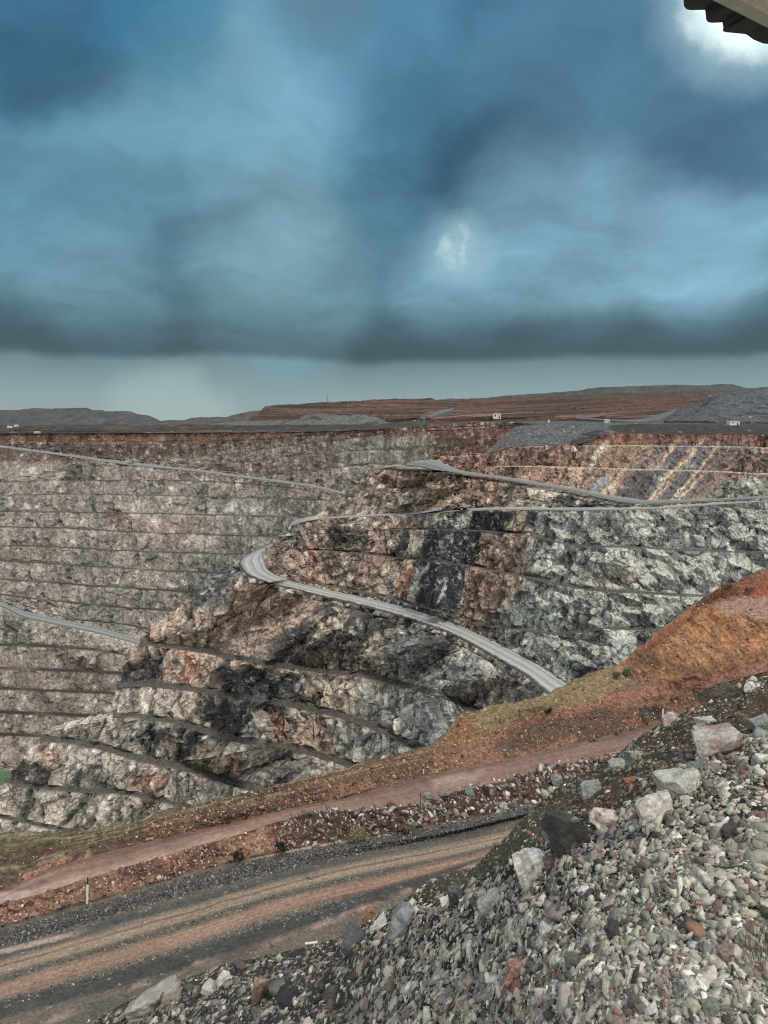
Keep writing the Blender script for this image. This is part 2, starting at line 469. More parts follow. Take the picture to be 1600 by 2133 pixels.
def road_tint(C, S, name, base, seed, tracks=4):
    rows = np.array([n == name for n in S.names])
    V = S.V[rows]; v = S.v[rows][:, None]
    # wheel lanes run along the road
    L = np.sin(v*math.pi*2*tracks+.6)*.5+np.sin(v*math.pi*2*tracks*2.3+1.1)*.3
    n = fbm(V/9., 3, seed); n2 = fbm(V/2.5, 2, seed+1)
    f = 1+.36*L+.16*n+.14*n2
    edge = sstep(.0, .13, v)*sstep(1., .84, v)
    c = base[None, None, :]*f[..., None]
    c = mixc(c, lin(70,67,62), (1-edge)*np.ones_like(n))
    C[rows] = c
    return C

def bund(S, name, hgt):
    rows = np.array([n == name for n in S.names]); v = S.v[rows][:, None]
    S.V[rows, :, 2] += hgt*np.exp(-((v-.95)/.045)**2)*(.8+.5*fbm(S.V[rows].astype(np.float32)/5, 2, 77))

VA = rock_relief(A, 70, 30, 17, 6, (7, 4.6, 4, 1.5), 100)
A.kindw = A.rowmask({FACE: 1., BERM: .5, ROAD: .1})
xs = A.px_x; ys = A.px_y
wx_ = fbm(VA/60, 3, 140)*16; wy_ = fbm(VA/60, 3, 141)*9
X = xs+wx_; Y_ = ys+wy_
C = np.zeros(VA.shape, np.float32)+lin(136, 128, 117)
C = mixc(C, lin(170, 160, 144), sstep(.0, .45, fbm(VA/90, 3, 142))*.8)
C = mixc(C, lin(104, 100, 93), sstep(.0, .45, fbm(VA/75, 4, 143))*.8)
C = paint(C, X, Y_, [
 ([(-200,985),(250,965),(700,1040),(700,890),(-200,890)], lin(128,112,100), .8, 14),
 ([(-200,958),(300,958),(720,905),(1100,905),(1100,880),(-200,890)], lin(98,78,72), .9, 8),
 ([(-200,924),(330,922),(330,905),(-200,903)], lin(158,118,90), .85, 3),
 ([(200,920),(520,918),(640,905),(640,898),(200,903)], lin(164,118,88), .9, 3),
 ([(640,912),(1090,900),(1090,880),(640,895)], lin(124,84,66), .8, 4),
 ([(880,960),(1090,950),(1090,885),(900,890)], lin(118,78,60), .9, 8),
 ([(800,930),(930,925),(940,955),(800,975)], lin(128,122,108), .8, 8),
 ([(420,1050),(560,1045),(580,1070),(430,1075)], lin(190,184,172), .6, 12),
 ([(380,1170),(520,1160),(520,1240),(380,1300)], lin(92,98,92), .7, 22),
 ([(0,1120),(110,1120),(110,1170),(0,1170)], lin(110,96,82), .6, 20),
 ([(230,1080),(420,1080),(420,1110),(230,1110)], lin(160,128,104), .5, 14),
 ([(-200,1340),(260,1350),(260,1640),(-200,1640)], lin(138,122,108), .7, 20),
 ([(60,1290),(300,1335),(300,1360),(60,1340)], lin(176,166,150), .4, 14),
 ([(130,1370),(215,1370),(215,1440),(150,1440)], lin(86,70,56), .6, 10),
 ([(0,1290),(70,1310),(70,1345),(0,1345)], lin(72,72,72), .6, 10)])
C = speckle(C, A, VA, (46, 13, 40), 150, .4, lin(196,188,174), lin(62,60,56), .35, (7.5, (1, 1, 1.3)), .36)
q = np.stack([xs/14., xs*0, ys/60.], -1).astype(np.float32)
C = C*(1+.28*fbm(q, 4, 157)*A.kindw)[..., None]
bm_ = A.rowmask({FACE: 0., BERM: 1., ROAD: 0.}, 1)
C = mixc(C, lin(60, 54, 50), bm_*np.clip(1.+.8*fbm(VA/55, 3, 155), .55, 1))
for nm_, sd in (('haul_road_far', 1), ('haul_road_lower', 2)):
    C = road_tint(C, A, nm_, lin(126, 134, 132), 160+sd, 2)
CA = np.clip(C*1.1, 0, .8)

calmB = 1-.65*poly_w(B.px_x, B.px_y, [(880,890),(2000,890),(2000,1046),(1000,1046)], 14)-.5*poly_w(B.px_x, B.px_y, [(955,1066),(1130,1066),(1000,1120),(935,1295),(800,1255),(905,1100)], 14)
calmB = calmB*(1-.45*poly_w(B.px_x, B.px_y, [(1130,1060),(1900,1050),(1900,1500),(1180,1420),(1100,1250)], 30))
calmB = calmB*(1-.5*poly_w(B.px_x, B.px_y, [(480,1105),(600,1105),(600,1185),(660,1225),(640,1250),(560,1245),(470,1205)], 34))
mrd = pch([(590,1093),(655,1081),(800,1072),(960,1063),(1120,1059),(1345,1058),(1600,1044),(1900,1031)], B.px_x)
urd = pch([(840,968),(905,966),(1000,989),(1100,1004),(1200,1021),(1300,1041),(1345,1047),(1450,1043),(1600,1036),(1900,1024)], B.px_x)
calmB = calmB*(1-.85*sstep(20, 7, np.abs(B.px_y-4-mrd))*sstep(1500,1300,B.px_x))*(1-.7*sstep(18, 6, np.abs(B.px_y-4-urd)))
VB = rock_relief(B, 46, 19, 11, 3.2, (6, 5, 4.4, 1.2), 200, calmB)
B.kindw = B.rowmask({FACE: 1., BERM: .45, ROAD: .1})*(1-.7*poly_w(B.px_x, B.px_y, [(1200,904),(1560,904),(1480,1045),(1235,1045)], 16))
xs = B.px_x; ys = B.px_y
g1 = fbm(VB/22, 4, 240); g2 = fbm(VB/22, 4, 241)
X = xs+g1*26; Y_ = ys+g2*20
C = np.zeros(VB.shape, np.float32)+lin(164, 154, 138)
C = mixc(C, lin(186, 178, 160), sstep(.0, .4, fbm(VB/44, 3, 242))*.75)
C = mixc(C, lin(108, 104, 98), sstep(.0, .4, -fbm(VB/36, 3, 243))*.7)
DK, RU, CR = lin(56, 61, 66), lin(136, 92, 62), lin(202, 190, 168)
C = paint(C, X, Y_, [
 # --- upper coloured wall
 ([(890,900),(1250,900),(1260,1010),(1000,1000),(880,965)], lin(146,104,82),.95,14),
 ([(1000,970),(1240,985),(1240,1030),(1000,1000)], lin(160,120,90), .8, 10),
 ([(1225,900),(1900,900),(1900,928),(1225,928)], lin(134,74,56), .95, 5),
 ([(1180,960),(1300,935),(1330,1045),(1180,1020)], lin(178,150,118), .7, 16),
 ([(1460,930),(1900,935),(1900,1000),(1440,1000)], lin(112,74,60), .8, 14),
 ([(1400,1000),(1900,995),(1900,1045),(1380,1045)], lin(128,132,116), .9, 10),
 ([(1440,960),(1520,950),(1500,1010),(1400,1040)], lin(98,70,60), .6, 8),
 # --- cliff between the upper roads
 ([(760,972),(940,980),(980,1030),(820,1040),(740,1010)], lin(118,84,68),.9,12),
 ([(900,1000),(1100,1005),(1080,1060),(880,1062)], lin(156,126,92), .85, 16),
 ([(1060,1022),(1165,1018),(1150,1050),(1070,1053)], lin(206,192,168), .9, 7),
 ([(1035,1020),(1075,1020),(1060,1052),(1030,1052)], DK, .7, 7),
 ([(1140,1036),(1260,1040),(1250,1062),(1130,1060)], lin(70,66,62), .9, 6),
 ([(700,1030),(860,1030),(860,1075),(650,1080)], lin(126,104,84), .7, 12),
 # --- wall under the truck road
 ([(560,1085),(880,1085),(850,1255),(560,1215)], lin(156,128,106),.95,16),
 ([(590,1090),(640,1085),(600,1150),(575,1140)], lin(132,130,122), .9, 10),
 ([(690,1095),(770,1090),(760,1160),(690,1165)], lin(66,68,66), .75, 14),
 ([(630,1110),(650,1110),(665,1210),(640,1200)], lin(140,84,58), .7, 8),
 ([(680,1180),(740,1180),(740,1240),(690,1220)], lin(88,82,74), .6, 12),
 ([(1000,1100),(1130,1115),(1090,1230),(1010,1320),(930,1290),(985,1170)], lin(140,112,90),.95,14),
 ([(1120,1060),(1900,1050),(1900,1500),(1150,1440),(1000,1330),(1080,1220)], lin(124,131,124), .9, 26),
 ([(1220,1180),(1360,1180),(1340,1240),(1220,1235)], lin(148,128,108), .7, 14),
 ([(1080,1240),(1200,1260),(1240,1420),(1060,1340)], lin(96,108,104), .7, 22),
 ([(838,1100),(895,1096),(880,1165),(815,1245),(770,1235),(830,1165)], lin(182,166,138), .9, 7),
 ([(955,1066),(1130,1066),(1085,1108),(1000,1110),(975,1175),(935,1295),(800,1255),(850,1190),(905,1100)], lin(52,59,65), .97, 7),
 ([(960,1066),(985,1066),(970,1100),(945,1100)], lin(190,186,172), .8, 4),
 ([(1075,1064),(1105,1064),(1090,1105),(1062,1108)], lin(136,118,98), .8, 5),
 ([(830,1190),(865,1180),(850,1255),(815,1250)], lin(156,94,62), .7, 7),
 ([(835,1100),(850,1100),(835,1165),(815,1165)], lin(52,54,54), .8, 5),
 # --- spur below the switchback
 ([(300,1190),(640,1235),(620,1400),(480,1450),(240,1430),(300,1300)], lin(170,142,118),.95,20),
 ([(400,1180),(500,1180),(470,1260),(380,1290)], lin(84,88,84), .9, 14),
 ([(470,1210),(560,1220),(540,1250),(480,1245)], lin(120,84,64), .8, 10),
 ([(600,1240),(760,1262),(740,1320),(640,1395),(520,1390),(590,1330)], lin(172,146,116), .8, 16),
 ([(690,1258),(815,1275),(830,1300),(760,1330),(690,1350),(620,1395),(520,1382),(590,1325),(640,1290)], DK, .85, 8),
 ([(650,1300),(720,1270),(735,1285),(660,1330)], lin(176,158,130), .75, 5),
 ([(640,1345),(820,1330),(850,1430),(640,1400)], lin(120,104,86), .8, 12),
 ([(700,1340),(760,1335),(740,1405),(690,1400)], lin(60,62,66), .8, 8),
 ([(840,1300),(1140,1440),(1140,1700),(800,1640),(780,1500),(820,1400)], lin(126,132,130),.95,22),
 ([(820,1340),(900,1330),(960,1400),(840,1420)], lin(92,98,96), .6, 12),
 ([(1000,1400),(1090,1425),(1070,1490),(960,1470)], lin(152,132,112), .7, 14),
 ([(450,1385),(650,1405),(640,1470),(560,1480),(455,1450)], lin(50,55,64), .92, 9),
 ([(530,1400),(600,1410),(580,1500),(520,1470)], lin(44,44,46), .8, 8),
 ([(620,1420),(740,1420),(760,1500),(640,1490)], lin(196,176,148), .75, 12),
 ([(740,1430),(840,1440),(840,1530),(740,1510)], lin(150,150,140), .7, 14),
 ([(240,1380),(330,1360),(340,1420),(260,1440)], lin(56,58,60), .8, 10),
 ([(380,1355),(410,1350),(395,1430),(375,1430)], lin(170,112,76), .8, 5),
 ([(360,1440),(470,1460),(470,1530),(340,1500)], lin(170,148,122), .6, 12),
 ([(430,1455),(540,1470),(530,1560),(440,1540)], lin(46,52,60), .9, 9),
 ([(540,1485),(700,1500),(690,1590),(560,1560)], lin(150,116,90), .75, 12),
 ([(565,1490),(585,1490),(580,1550),(562,1550)], lin(166,96,60), .8, 5),
 ([(690,1500),(800,1530),(800,1600),(690,1590)], lin(150,156,150), .7, 12),
 ([(265,1510),(400,1500),(430,1560),(370,1610),(300,1580)], lin(52,58,66), .92, 8),
 ([(340,1520),(400,1520),(350,1600),(330,1580)], lin(140,124,104), .7, 6),
 ([(400,1555),(490,1560),(480,1630),(390,1610)], lin(152,130,106), .8, 8),
 ([(485,1570),(500,1570),(500,1630),(484,1630)], lin(168,98,64), .8, 4),
 ([(500,1580),(680,1590),(640,1650),(500,1640)], lin(74,76,74), .6, 12),
 ([(85,1545),(135,1545),(140,1630),(80,1640)], lin(168,126,92), .7, 10),
 ([(40,1580),(150,1600),(120,1650),(20,1640)], lin(46,46,46), .8, 8),
 ([(140,1590),(330,1600),(330,1740),(60,1740)], lin(170,158,140), .8, 14),
 ([(150,1620),(210,1590),(230,1650),(180,1690)], lin(70,68,66), .6, 10),
 ([(280,1610),(345,1610),(335,1680),(290,1680)], lin(164,112,78), .8, 7),
 ([(-60,1640),(40,1640),(30,1745),(-60,1745)], lin(158,140,116), .8, 10)])
C = paint(C, xs+g1*9, ys+g2*6, [
 ([(838,1100),(895,1096),(884,1165),(818,1248),(765,1238),(828,1165)], lin(188,172,144), .9, 4),
 ([(895,1096),(955,1066),(1130,1066),(1085,1106),(1006,1112),(975,1178),(938,1297),(815,1258),(862,1180)], lin(50,57,64), .95, 4),
 ([(836,1100),(858,1100),(838,1168),(812,1168)], lin(50,53,54), .9, 3),
 ([(958,1066),(986,1066),(972,1102),(942,1102)], lin(192,190,178), .8, 3),
 ([(1072,1064),(1100,1064),(1084,1105),(1056,1108)], lin(150,132,110), .75, 3),
 ([(838,1188),(868,1182),(852,1258),(822,1252)], lin(160,98,64), .75, 4),
 ([(868,1182),(880,1182),(866,1262),(852,1260)], lin(178,170,152), .7, 3)])
mac = fbm(VB*np.array([1,1,.7],np.float32)/26, 4, 244)
C = C*(1+.75*mac*(1-.6*poly_w(X, Y_, [(1200,904),(1560,904),(1480,1045),(1235,1045)], 16)))[..., None]
# dipping strata of the coloured wall: bands lie across the face
wst = poly_w(X, Y_, [(1200,904),(1560,904),(1480,1045),(1235,1045)], 16)*.95
sx = xs+.85*(ys-975)+g1*16+g2*5
q = np.stack([sx/17., sx*0+3.3, ys/260.], -1).astype(np.float32)
b1 = fbm(q, 3, 260); b2 = fbm(q*2.7+5, 3, 261)
pal = mixc(np.zeros_like(C)+lin(146,116,94), lin(196,182,154), sstep(.06,.3,b1))
pal = mixc(pal, lin(180,134,74), sstep(.05,.25,b2)*sstep(1440,1340,sx)*.9)
pal = mixc(pal, lin(104,98,102), sstep(.0,.2,-b1)*sstep(1290,1340,sx))
pal = mixc(pal, lin(70,70,78), poly_w(sx, ys, [(1325,975),(1400,975),(1400,1050),(1330,1050)], 14)*.9)
pal = pal*(1+.5*fbm(q*5+2, 3, 262))[..., None]
pal = mixc(pal, lin(150,160,172), poly_w(sx, ys, [(1268,990),(1284,990),(1288,1030),(1272,1030)], 5)*.9)
pal = mixc(pal, lin(134,74,56), sstep(930,912,ys)*.75)
C = C*(1-wst[..., None])+pal*wst[..., None]
# vertical wash streaks on the dark ore zone
wz = poly_w(xs+g1*9, ys+g2*6, [(950,1068),(1130,1068),(1000,1115),(935,1295),(790,1255),(860,1160),(900,1100)], 10)
q = np.stack([(xs+.35*ys)/9., xs*0, ys/90.], -1).astype(np.float32)
st = fbm(q, 3, 270)
STREAK = (wz, st)
C = speckle(C, B, VB, (30, 10, 24), 280, .44, lin(216,208,190), lin(42,43,44), .7, (4.4, (.7, 1, 1.25)), .28)
# slanted pale slabs of the green-grey wall
wv = poly_w(X, Y_, [(1080,1060),(1900,1050),(1900,1500),(1180,1420),(1040,1300)], 30)
q = np.stack([(xs+.25*ys)/13., xs*0, ys/110.], -1).astype(np.float32)
sv = fbm(q, 4, 289)
C = mixc(C, lin(58,64,62), wv*sstep(.12, .42, sv)*.75*B.kindw)
C = C*(1+.25*wv*fbm(q*np.array([2.6,1,1], np.float32)+9, 3, 288))[..., None]
wg = poly_w(X, Y_, [(1130,1060),(1900,1050),(1900,1500),(1180,1420),(1100,1250)], 30)
sl = xs*.5+ys*1.0
q = np.stack([(xs*.82-ys*.2)/30., xs*0+8, (ys*.9+xs*-.3)/14.], -1).astype(np.float32)
_, _, r_, t_ = cells(q+.35*np.stack([g1, g2, g1], -1), 290)
C = mixc(C, lin(186,188,172), wg*sstep(.66,.72,r_)*.7*B.kindw)
C = mixc(C, lin(62,70,70), wg*sstep(.28,.22,r_)*.6*B.kindw)
# sharp fracture lines
for sc_, sd_, th_ in ((9., 297, .05), (4.2, 298, .06)):
    e1, e2, _, _ = cells((VB+np.stack([g1, g2, g1], -1)*3)*np.array([1, 1, .7], np.float32)/sc_, sd_)
    C = mixc(C, lin(34,36,36), sstep(th_*1.6, th_*.4, e2-e1)*sstep(-.1, .25, fbm(VB/20, 3, sd_+10))*.8*B.kindw)
wz, st = STREAK
C = mixc(C, lin(176,180,178), wz*sstep(.2,.42,st)*.8*B.kindw)
C = mixc(C, lin(124,84,58), wz*sstep(.22,.42,-st)*.7*B.kindw)
bm_ = B.rowmask({FACE: 0., BERM: 1., ROAD: 0.}, 1)
tone = np.zeros_like(C)+lin(84, 78, 72)
tone = mixc(tone, lin(118,96,80), sstep(1060,1000,ys)*.8)
tone = mixc(tone, lin(184,166,146), poly_w(xs, ys, [(1090,924),(1900,924),(1900,1000),(1000,985)], 8)*.85)
C = mixc(C, tone*(1+.5*fbm(VB/4, 3, 295))[..., None], bm_*np.clip(1.05+.4*fbm(VB/18, 2, 296), 0, 1))
for nm_, sd, bc in (('haul_road', 1, lin(146,148,144)), ('haul_road_middle', 2, lin(140,140,133)), ('haul_road_upper', 3, lin(116,120,118))):
    C = road_tint(C, B, nm_, bc, 300+sd, 3 if sd == 1 else 1)
CB = np.clip(C*1.18, 0, .8)
bund(B, 'haul_road', 2.2); bund(B, 'haul_road_middle', 1.6); bund(B, 'haul_road_upper', 1.8); bund(A, 'haul_road_far', 3)
M_far = terrain_mat('far_rock', 3.6, .56, 1.44, .7)
M_mid = terrain_mat('broken_rock', 1.8, .58, 1.42, .8)
M_haul = terrain_mat('haul_road_gravel', 1.2, .85, 1.15, .25)
for S, C, M, tagm in ((A, CA, M_far, None), (B, CB, M_mid, None)):
    for nm_, rg in S.ranges().items():
        isr = nm_.startswith('haul_road')
        o = grid_mesh('haul_road' if isr else nm_, S.V, C, rg, M_haul if isr else M)
        tag(o, kind='structure')

# green pond on the pit floor
kx, ky, kY = A.keys[-1]; hp_ = float(np.interp(0, kx, (ky-HY)/F*kY))-1.2
bmw = bmesh.new()
wv_ = [bmw.verts.new(((x-CX)/F*(hp_*F/(y-HY)), hp_*F/(y-HY), -hp_)) for x, y in ((-140,1601),(-60,1603),(10,1605),(34,1609),(40,1640),(20,1680),(-140,1680))]
bmw.faces.new(wv_); mew = bpy.data.meshes.new('water'); bmw.to_mesh(mew); bmw.free()
mew.materials.append(plain_mat('pond_water', lin(58, 112, 74), .12, 0, .1, .05))
ow = bpy.data.objects.new('water', mew); COL.objects.link(ow); tag(ow, kind='structure')
# ================================================================== plain beyond the rims and far hills
PL = Sheet(-900, 2500, 620, px=1.2)
rim = [(-900,902.5),(0,902.5),(400,903.5),(500,902.5),(600,899.5),(700,897.5),(800,892.5),(900,885.5),(1000,881),(1090,880),(1200,884),(1300,887),(1420,889),(1600,891),(2500,893)]
rimY = [(-900,1900),(-160,1850),(400,1780),(700,1560),(1090,1250),(1250,1000),(1500,940),(2500,900)]
back = [(-900,886),(0,886),(300,884),(500,883),(700,878),(900,873.5),(1000,873),(1300,874.5),(1600,875.5),(2500,876)]
mid = [(x, (y*.45+pch(back, np.array([float(x)]))[0]*.55)) for x, y in rim]
front = [(x, y+ (1.5 if x < 1090 else 20)) for x, y in rim]
PL.start([(x, y-1.2) for x, y in back], [(-900,4200),(0,4200),(500,3600),(1000,2600),(1600,2300),(2500,2300)], 'ground')
PL.raw(back, [(-900,4000),(0,4000),(500,3300),(1000,2400),(1600,2100),(2500,2100)], FACE, 'ground', hmode=False)
PL.raw(mid, [(-900,2700),(0,2700),(500,2300),(1000,1800),(1250,1500),(1600,1400),(2500,1400)], FACE, 'ground', hmode=False)
PL.raw(rim, rimY, FACE, 'ground', hmode=False)
PL.raw([(-900,903),(0,903),(700,898.5),(1000,882),(1090,881),(1200,890),(1250,899),(1300,900.5),(1600,903.5),(2500,906)],
       [(-900,1880),(-160,1830),(400,1760),(700,1545),(1090,1235),(1250,850),(1500,745),(1900,660),(2500,600)], FACE, 'ground', hmode=False)
PL.raw([(-900,905),(0,905),(700,900),(1000,884),(1090,884),(1200,926.5),(1240,915),(1270,905),(1300,904),(1600,907),(2500,912)],
       [(-900,1860),(-160,1842),(400,1772),(700,1552),(1090,1241),(1200,765),(1250,757),(1500,721),(1900,641),(2500,560)], FACE, 'ground', hmode=False)
PL.build()
V = PL.V.astype(np.float32); xs, ys = PL.px_x, PL.px_y
# dark windrow along the right rim and a rough surface
wind = np.exp(-((ys-pch([(1230,906),(1260,898),(1350,893),(1600,896),(2500,900)], xs))/5.5)**2)*sstep(1215, 1290, xs)
PL.V[..., 2] += wind*4.2+(ridge(V/45, 3, 399)-.5)*2.2*sstep(2600, 1700, V[..., 1])*(sstep(906, 898, ys)+0*xs)+fbm(V/30, 3, 400)*1.1*sstep(1000, 1300, xs)+fbm(V/90, 2, 401)*2.*sstep(300,600,xs)*sstep(3200,2000,V[...,1])
C = np.zeros(V.shape, np.float32)+lin(76, 68, 60)
C = mixc(C, lin(112, 84, 66), sstep(0, .3, fbm(V/110, 4, 402)))
C = mixc(C, lin(52, 48, 44), sstep(0, .25, -fbm(V/80, 4, 411))*.8)
C = mixc(C, lin(58, 62, 52), sstep(.1, .5, fbm(V/70, 3, 403))*.7)
X = xs+fbm(V/60, 2, 404)*10; Y_ = ys+fbm(V/60, 2, 405)*2.5
C = paint(C, X, Y_, [
 ([(-900,898),(300,899),(300,905),(-900,905)], lin(64,50,46), .8, 2),
 ([(540,884),(720,884),(760,893),(540,896)], lin(70,62,50), .8, 3),
 ([(740,886),(1090,866),(1090,878),(760,894)], lin(70,68,66), .85, 3),
 ([(1090,878),(1400,876),(1400,890),(1050,888)], lin(92,96,98), .8, 4),
 ([(1380,872),(1700,872),(1700,884),(1380,884)], lin(104,104,104), .6, 4),
 ([(1220,890),(1900,890),(1900,905),(1220,912)], lin(62,60,54), .85, 4),
 ([(1380,880),(1900,882),(1900,900),(1380,896)], lin(76,70,58), .7, 4)])
C = mixc(C, lin(150,144,134), sstep(.42,.5,fbm(V/9, 2, 409))*.8*sstep(3000,2200,V[...,1]))
C = C*(1+.7*fbm(V/8, 3, 406)*sstep(2500, 900, V[..., 1])+.3*fbm(V/30, 2, 407))[..., None]
M_plain = terrain_mat('mine_ground', 4.0, .7, 1.3, .5)
for nm_, rg in PL.ranges().items(): tag(grid_mesh('ground', PL.V, C, rg, M_plain), kind='structure')

HILLS = []
def hill(name, lines, colf, feat, amp, ncol=420, xl=None, xr=None, px=1.2, seed=0, mat=None, kind='structure', back=400., depth=True):
    """lines: top to bottom, each (pts, Yf). A back slope is added behind the crest."""
    xl = min(p[0] for p in lines[0][0]) if xl is None else xl
    xr = max(p[0] for p in lines[0][0]) if xr is None else xr
    S = Sheet(xl, xr, ncol, px=px)
    p0, Y0 = lines[0]
    x = S.cols(); y = pch(p0, x); Y = pch(Y0, x)
    h = (y-HY)/F*Y
    hb = h+back*.55
    S._push(x, HY+hb*F/(Y+back), Y+back, FACE, name)
    S._push(x, HY+h*F/(Y+back*.12), Y+back*.12, FACE, name)
    for pts, Yf in lines:
        S.raw(pts, Yf, FACE, name, hmode=False)
    if depth: S.raw([(a, b+11) for a, b in pts], Yf, FACE, name, hmode=False)
    S.build()
    V = S.V.astype(np.float32); n = S.normals()
    d = amp*(fbm(V/feat, 4, seed)+.5*(ridge(V/(feat*.5), 3, seed+1)-.4))
    S.V = V+n*d[..., None]
    HILLS.append(S)
    C = colf(V, S.px_x, S.px_y, np.zeros(V.shape, np.float32), seed)
    o = grid_mesh(name, S.V, C, list(S.ranges().values())[0], mat or M_plain)
    return tag(o, kind=kind)

def c_mesa(V, x, y, C, s):
    C = C+lin(78, 82, 86)
    C = mixc(C, lin(92, 82, 78), sstep(0, .4, fbm(V/200, 3, s+5))*.7)
    return C*(1+.5*fbm(V/60, 3, s+6))[..., None]
M_hill = terrain_mat('hill_earth', 14.0, .8, 1.2, .5)
hill('hill', [([(-900,858),(-160,856),(0,854.5),(40,854.5),(72,851),(182,850),(196,855),(215,855.5),(219,857.5),(272,858),(290,864),(306,866),(318,870),(333,877),(360,884)], [(-900,4300),(360,4300)]),
              ([(-900,888),(0,887),(200,890),(290,886),(360,887)], [(-900,4000),(360,4050)])], c_mesa, 160, 8, seed=410, mat=M_hill)
def c_mesa2(V, x, y, C, s):
    C = C+lin(88, 84, 80)
    return C*(1+.6*fbm(V/40, 3, s+6))[..., None]
hill('hill', [([(270,885),(330,877),(380,875.5),(400,871),(430,869.5),(466,870),(488,864),(522,858),(541,856),(556,846),(580,844),(640,842),(700,846),(800,850)], [(270,3600),(540,3300),(800,3100)]),
              ([(270,889),(400,888),(600,884),(800,878)], [(270,3300),(540,2950),(800,2700)])], c_mesa2, 90, 8, seed=420, mat=M_hill)
def c_spoil(V, x, y, C, s):
    C = C+lin(66, 60, 52)
    C = mixc(C, lin(92, 74, 60), sstep(0, .3, fbm(V/40, 3, s+5)))
    C = mixc(C, lin(70, 72, 54), sstep(.05, .35, fbm(V/60, 3, s+9))*.8)
    return C*(1+.7*fbm(V/12, 3, s+6))[..., None]
hill('spoil_heap', [([(30,893),(46,889),(60,887.5),(110,887),(118,890),(124,893)], [(30,2300),(124,2300)]), ([(30,895),(124,896)], [(30,2230),(124,2230)])], c_spoil, 40, 2.5, ncol=80, seed=431, back=60)
hill('spoil_heap', [([(110,894),(125,890),(160,887.5),(196,887),(206,890),(214,894)], [(110,2150),(214,2150)]), ([(110,897),(214,897)], [(110,2080),(214,2080)])], c_spoil, 40, 2.5, ncol=80, seed=432, back=60)
hill('spoil_heap', [([(270,896),(300,890),(330,886),(380,884),(460,884.5),(540,886),(610,885),(640,890),(660,896)], [(270,2250),(660,2150)]), ([(270,898),(400,897),(660,898)], [(270,2140),(660,2040)])], c_spoil, 50, 3, ncol=240, seed=433, back=80)
hill('spoil_heap', [([(640,895),(690,888),(740,886),(800,884),(850,880),(880,884),(900,890)], [(640,1900),(900,1700)]), ([(640,897),(760,895),(900,889)], [(640,1800),(900,1560)])], c_spoil, 40, 2.5, ncol=200, seed=434, back=60)
def c_red(V, x, y, C, s):
    C = C+lin(90, 68, 56)
    n = fbm(V/80, 3, s+5)
    C = mixc(C, lin(72, 66, 58), sstep(840, 834, y+n*3-(x-700)*-.012)*.8)
    b = fbm(np.stack([x*.004, y*.34+n*.6, x*0], -1).astype(np.float32), 3, s+7)
    C = mixc(C, lin(116, 84, 68), sstep(.0, .2, b)*.9)
    C = mixc(C, lin(60, 50, 42), sstep(.0, .25, -b)*.85)
    return C*(1+.4*fbm(V/25, 3, s+6))[..., None]
M_red = terrain_mat('red_earth', 8.0, .8, 1.2, .5)
hill('hill', [([(520,872),(548,858),(562,848),(585,844.5),(620,842.5),(680,838),(750,835),(800,832),(860,831),(897,829.5),(908,833.5),(925,832.5),(1000,830),(1060,830)], [(520,2800),(1060,2200)]),
              ([(520,876),(600,858),(700,853),(800,848),(860,848),(930,846),(1060,848)], [(520,2740),(1060,2100)]),
              ([(520,880),(600,866),(700,862),(800,856),(900,858),(1060,856)], [(520,2660),(1060,2060)]),
              ([(520,886),(600,884),(700,882),(800,876),(900,868),(1060,868)], [(520,2560),(800,2300),(1060,1950)])], c_red, 70, 5, seed=430, mat=M_red)
def c_grey(V, x, y, C, s):
    C = C+lin(98, 102, 98)
    C = mixc(C, lin(74, 72, 66), sstep(0, .4, fbm(V/40, 3, s+5)))
    return C*(1+.6*fbm(V/14, 3, s+6))[..., None]
hill('waste_heap', [([(430,884),(500,878),(560,878),(620,874),(634,865),(660,863.5),(720,865),(755,862),(770,866),(800,876),(830,884)], [(430,2350),(830,2100)]),
              ([(430,888),(560,886),(640,885),(760,884),(830,887)], [(430,2280),(830,2030)])], c_grey, 40, 3, seed=440, back=90, kind='structure')
def c_dark(V, x, y, C, s):
    C = C+lin(78, 82, 80)
    return C*(1+.5*fbm(V/40, 3, s+6))[..., None]
hill('hill', [([(960,842),(1010,829.5),(1060,824),(1100,821),(1180,816),(1218,811.5),(1228,808.5),(1300,806),(1330,804.5),(1400,801.5),(1470,802),(1522,800.5),(1545,805.5),(1560,808.5),(1600,806),(1700,802),(2500,805)], [(960,2700),(1600,2600),(2500,2600)]),
              ([(960,850),(1060,832),(1200,824),(1400,818),(1600,818),(2500,820)], [(960,2600),(2500,2450)])], c_dark, 90, 5, seed=450, mat=M_hill)
def c_red2(V, x, y, C, s):
    C = C+lin(98, 70, 56)
    n = fbm(V/60, 3, s+5)
    b = fbm(np.stack([x*.003, (y+.05*(x-1200))*.3+n*.7, x*0], -1).astype(np.float32), 3, s+7)
    C = mixc(C, lin(66, 54, 46), sstep(.0, .2, b)*.9)
    C = mixc(C, lin(138, 98, 78), sstep(852, 858, y+n*2)*sstep(0., .2, -b)*.9)
    C = mixc(C, lin(76, 72, 62), sstep(834, 828, y+n*3)*.7)
    return C*(1+.35*fbm(V/20, 3, s+6))[..., None]
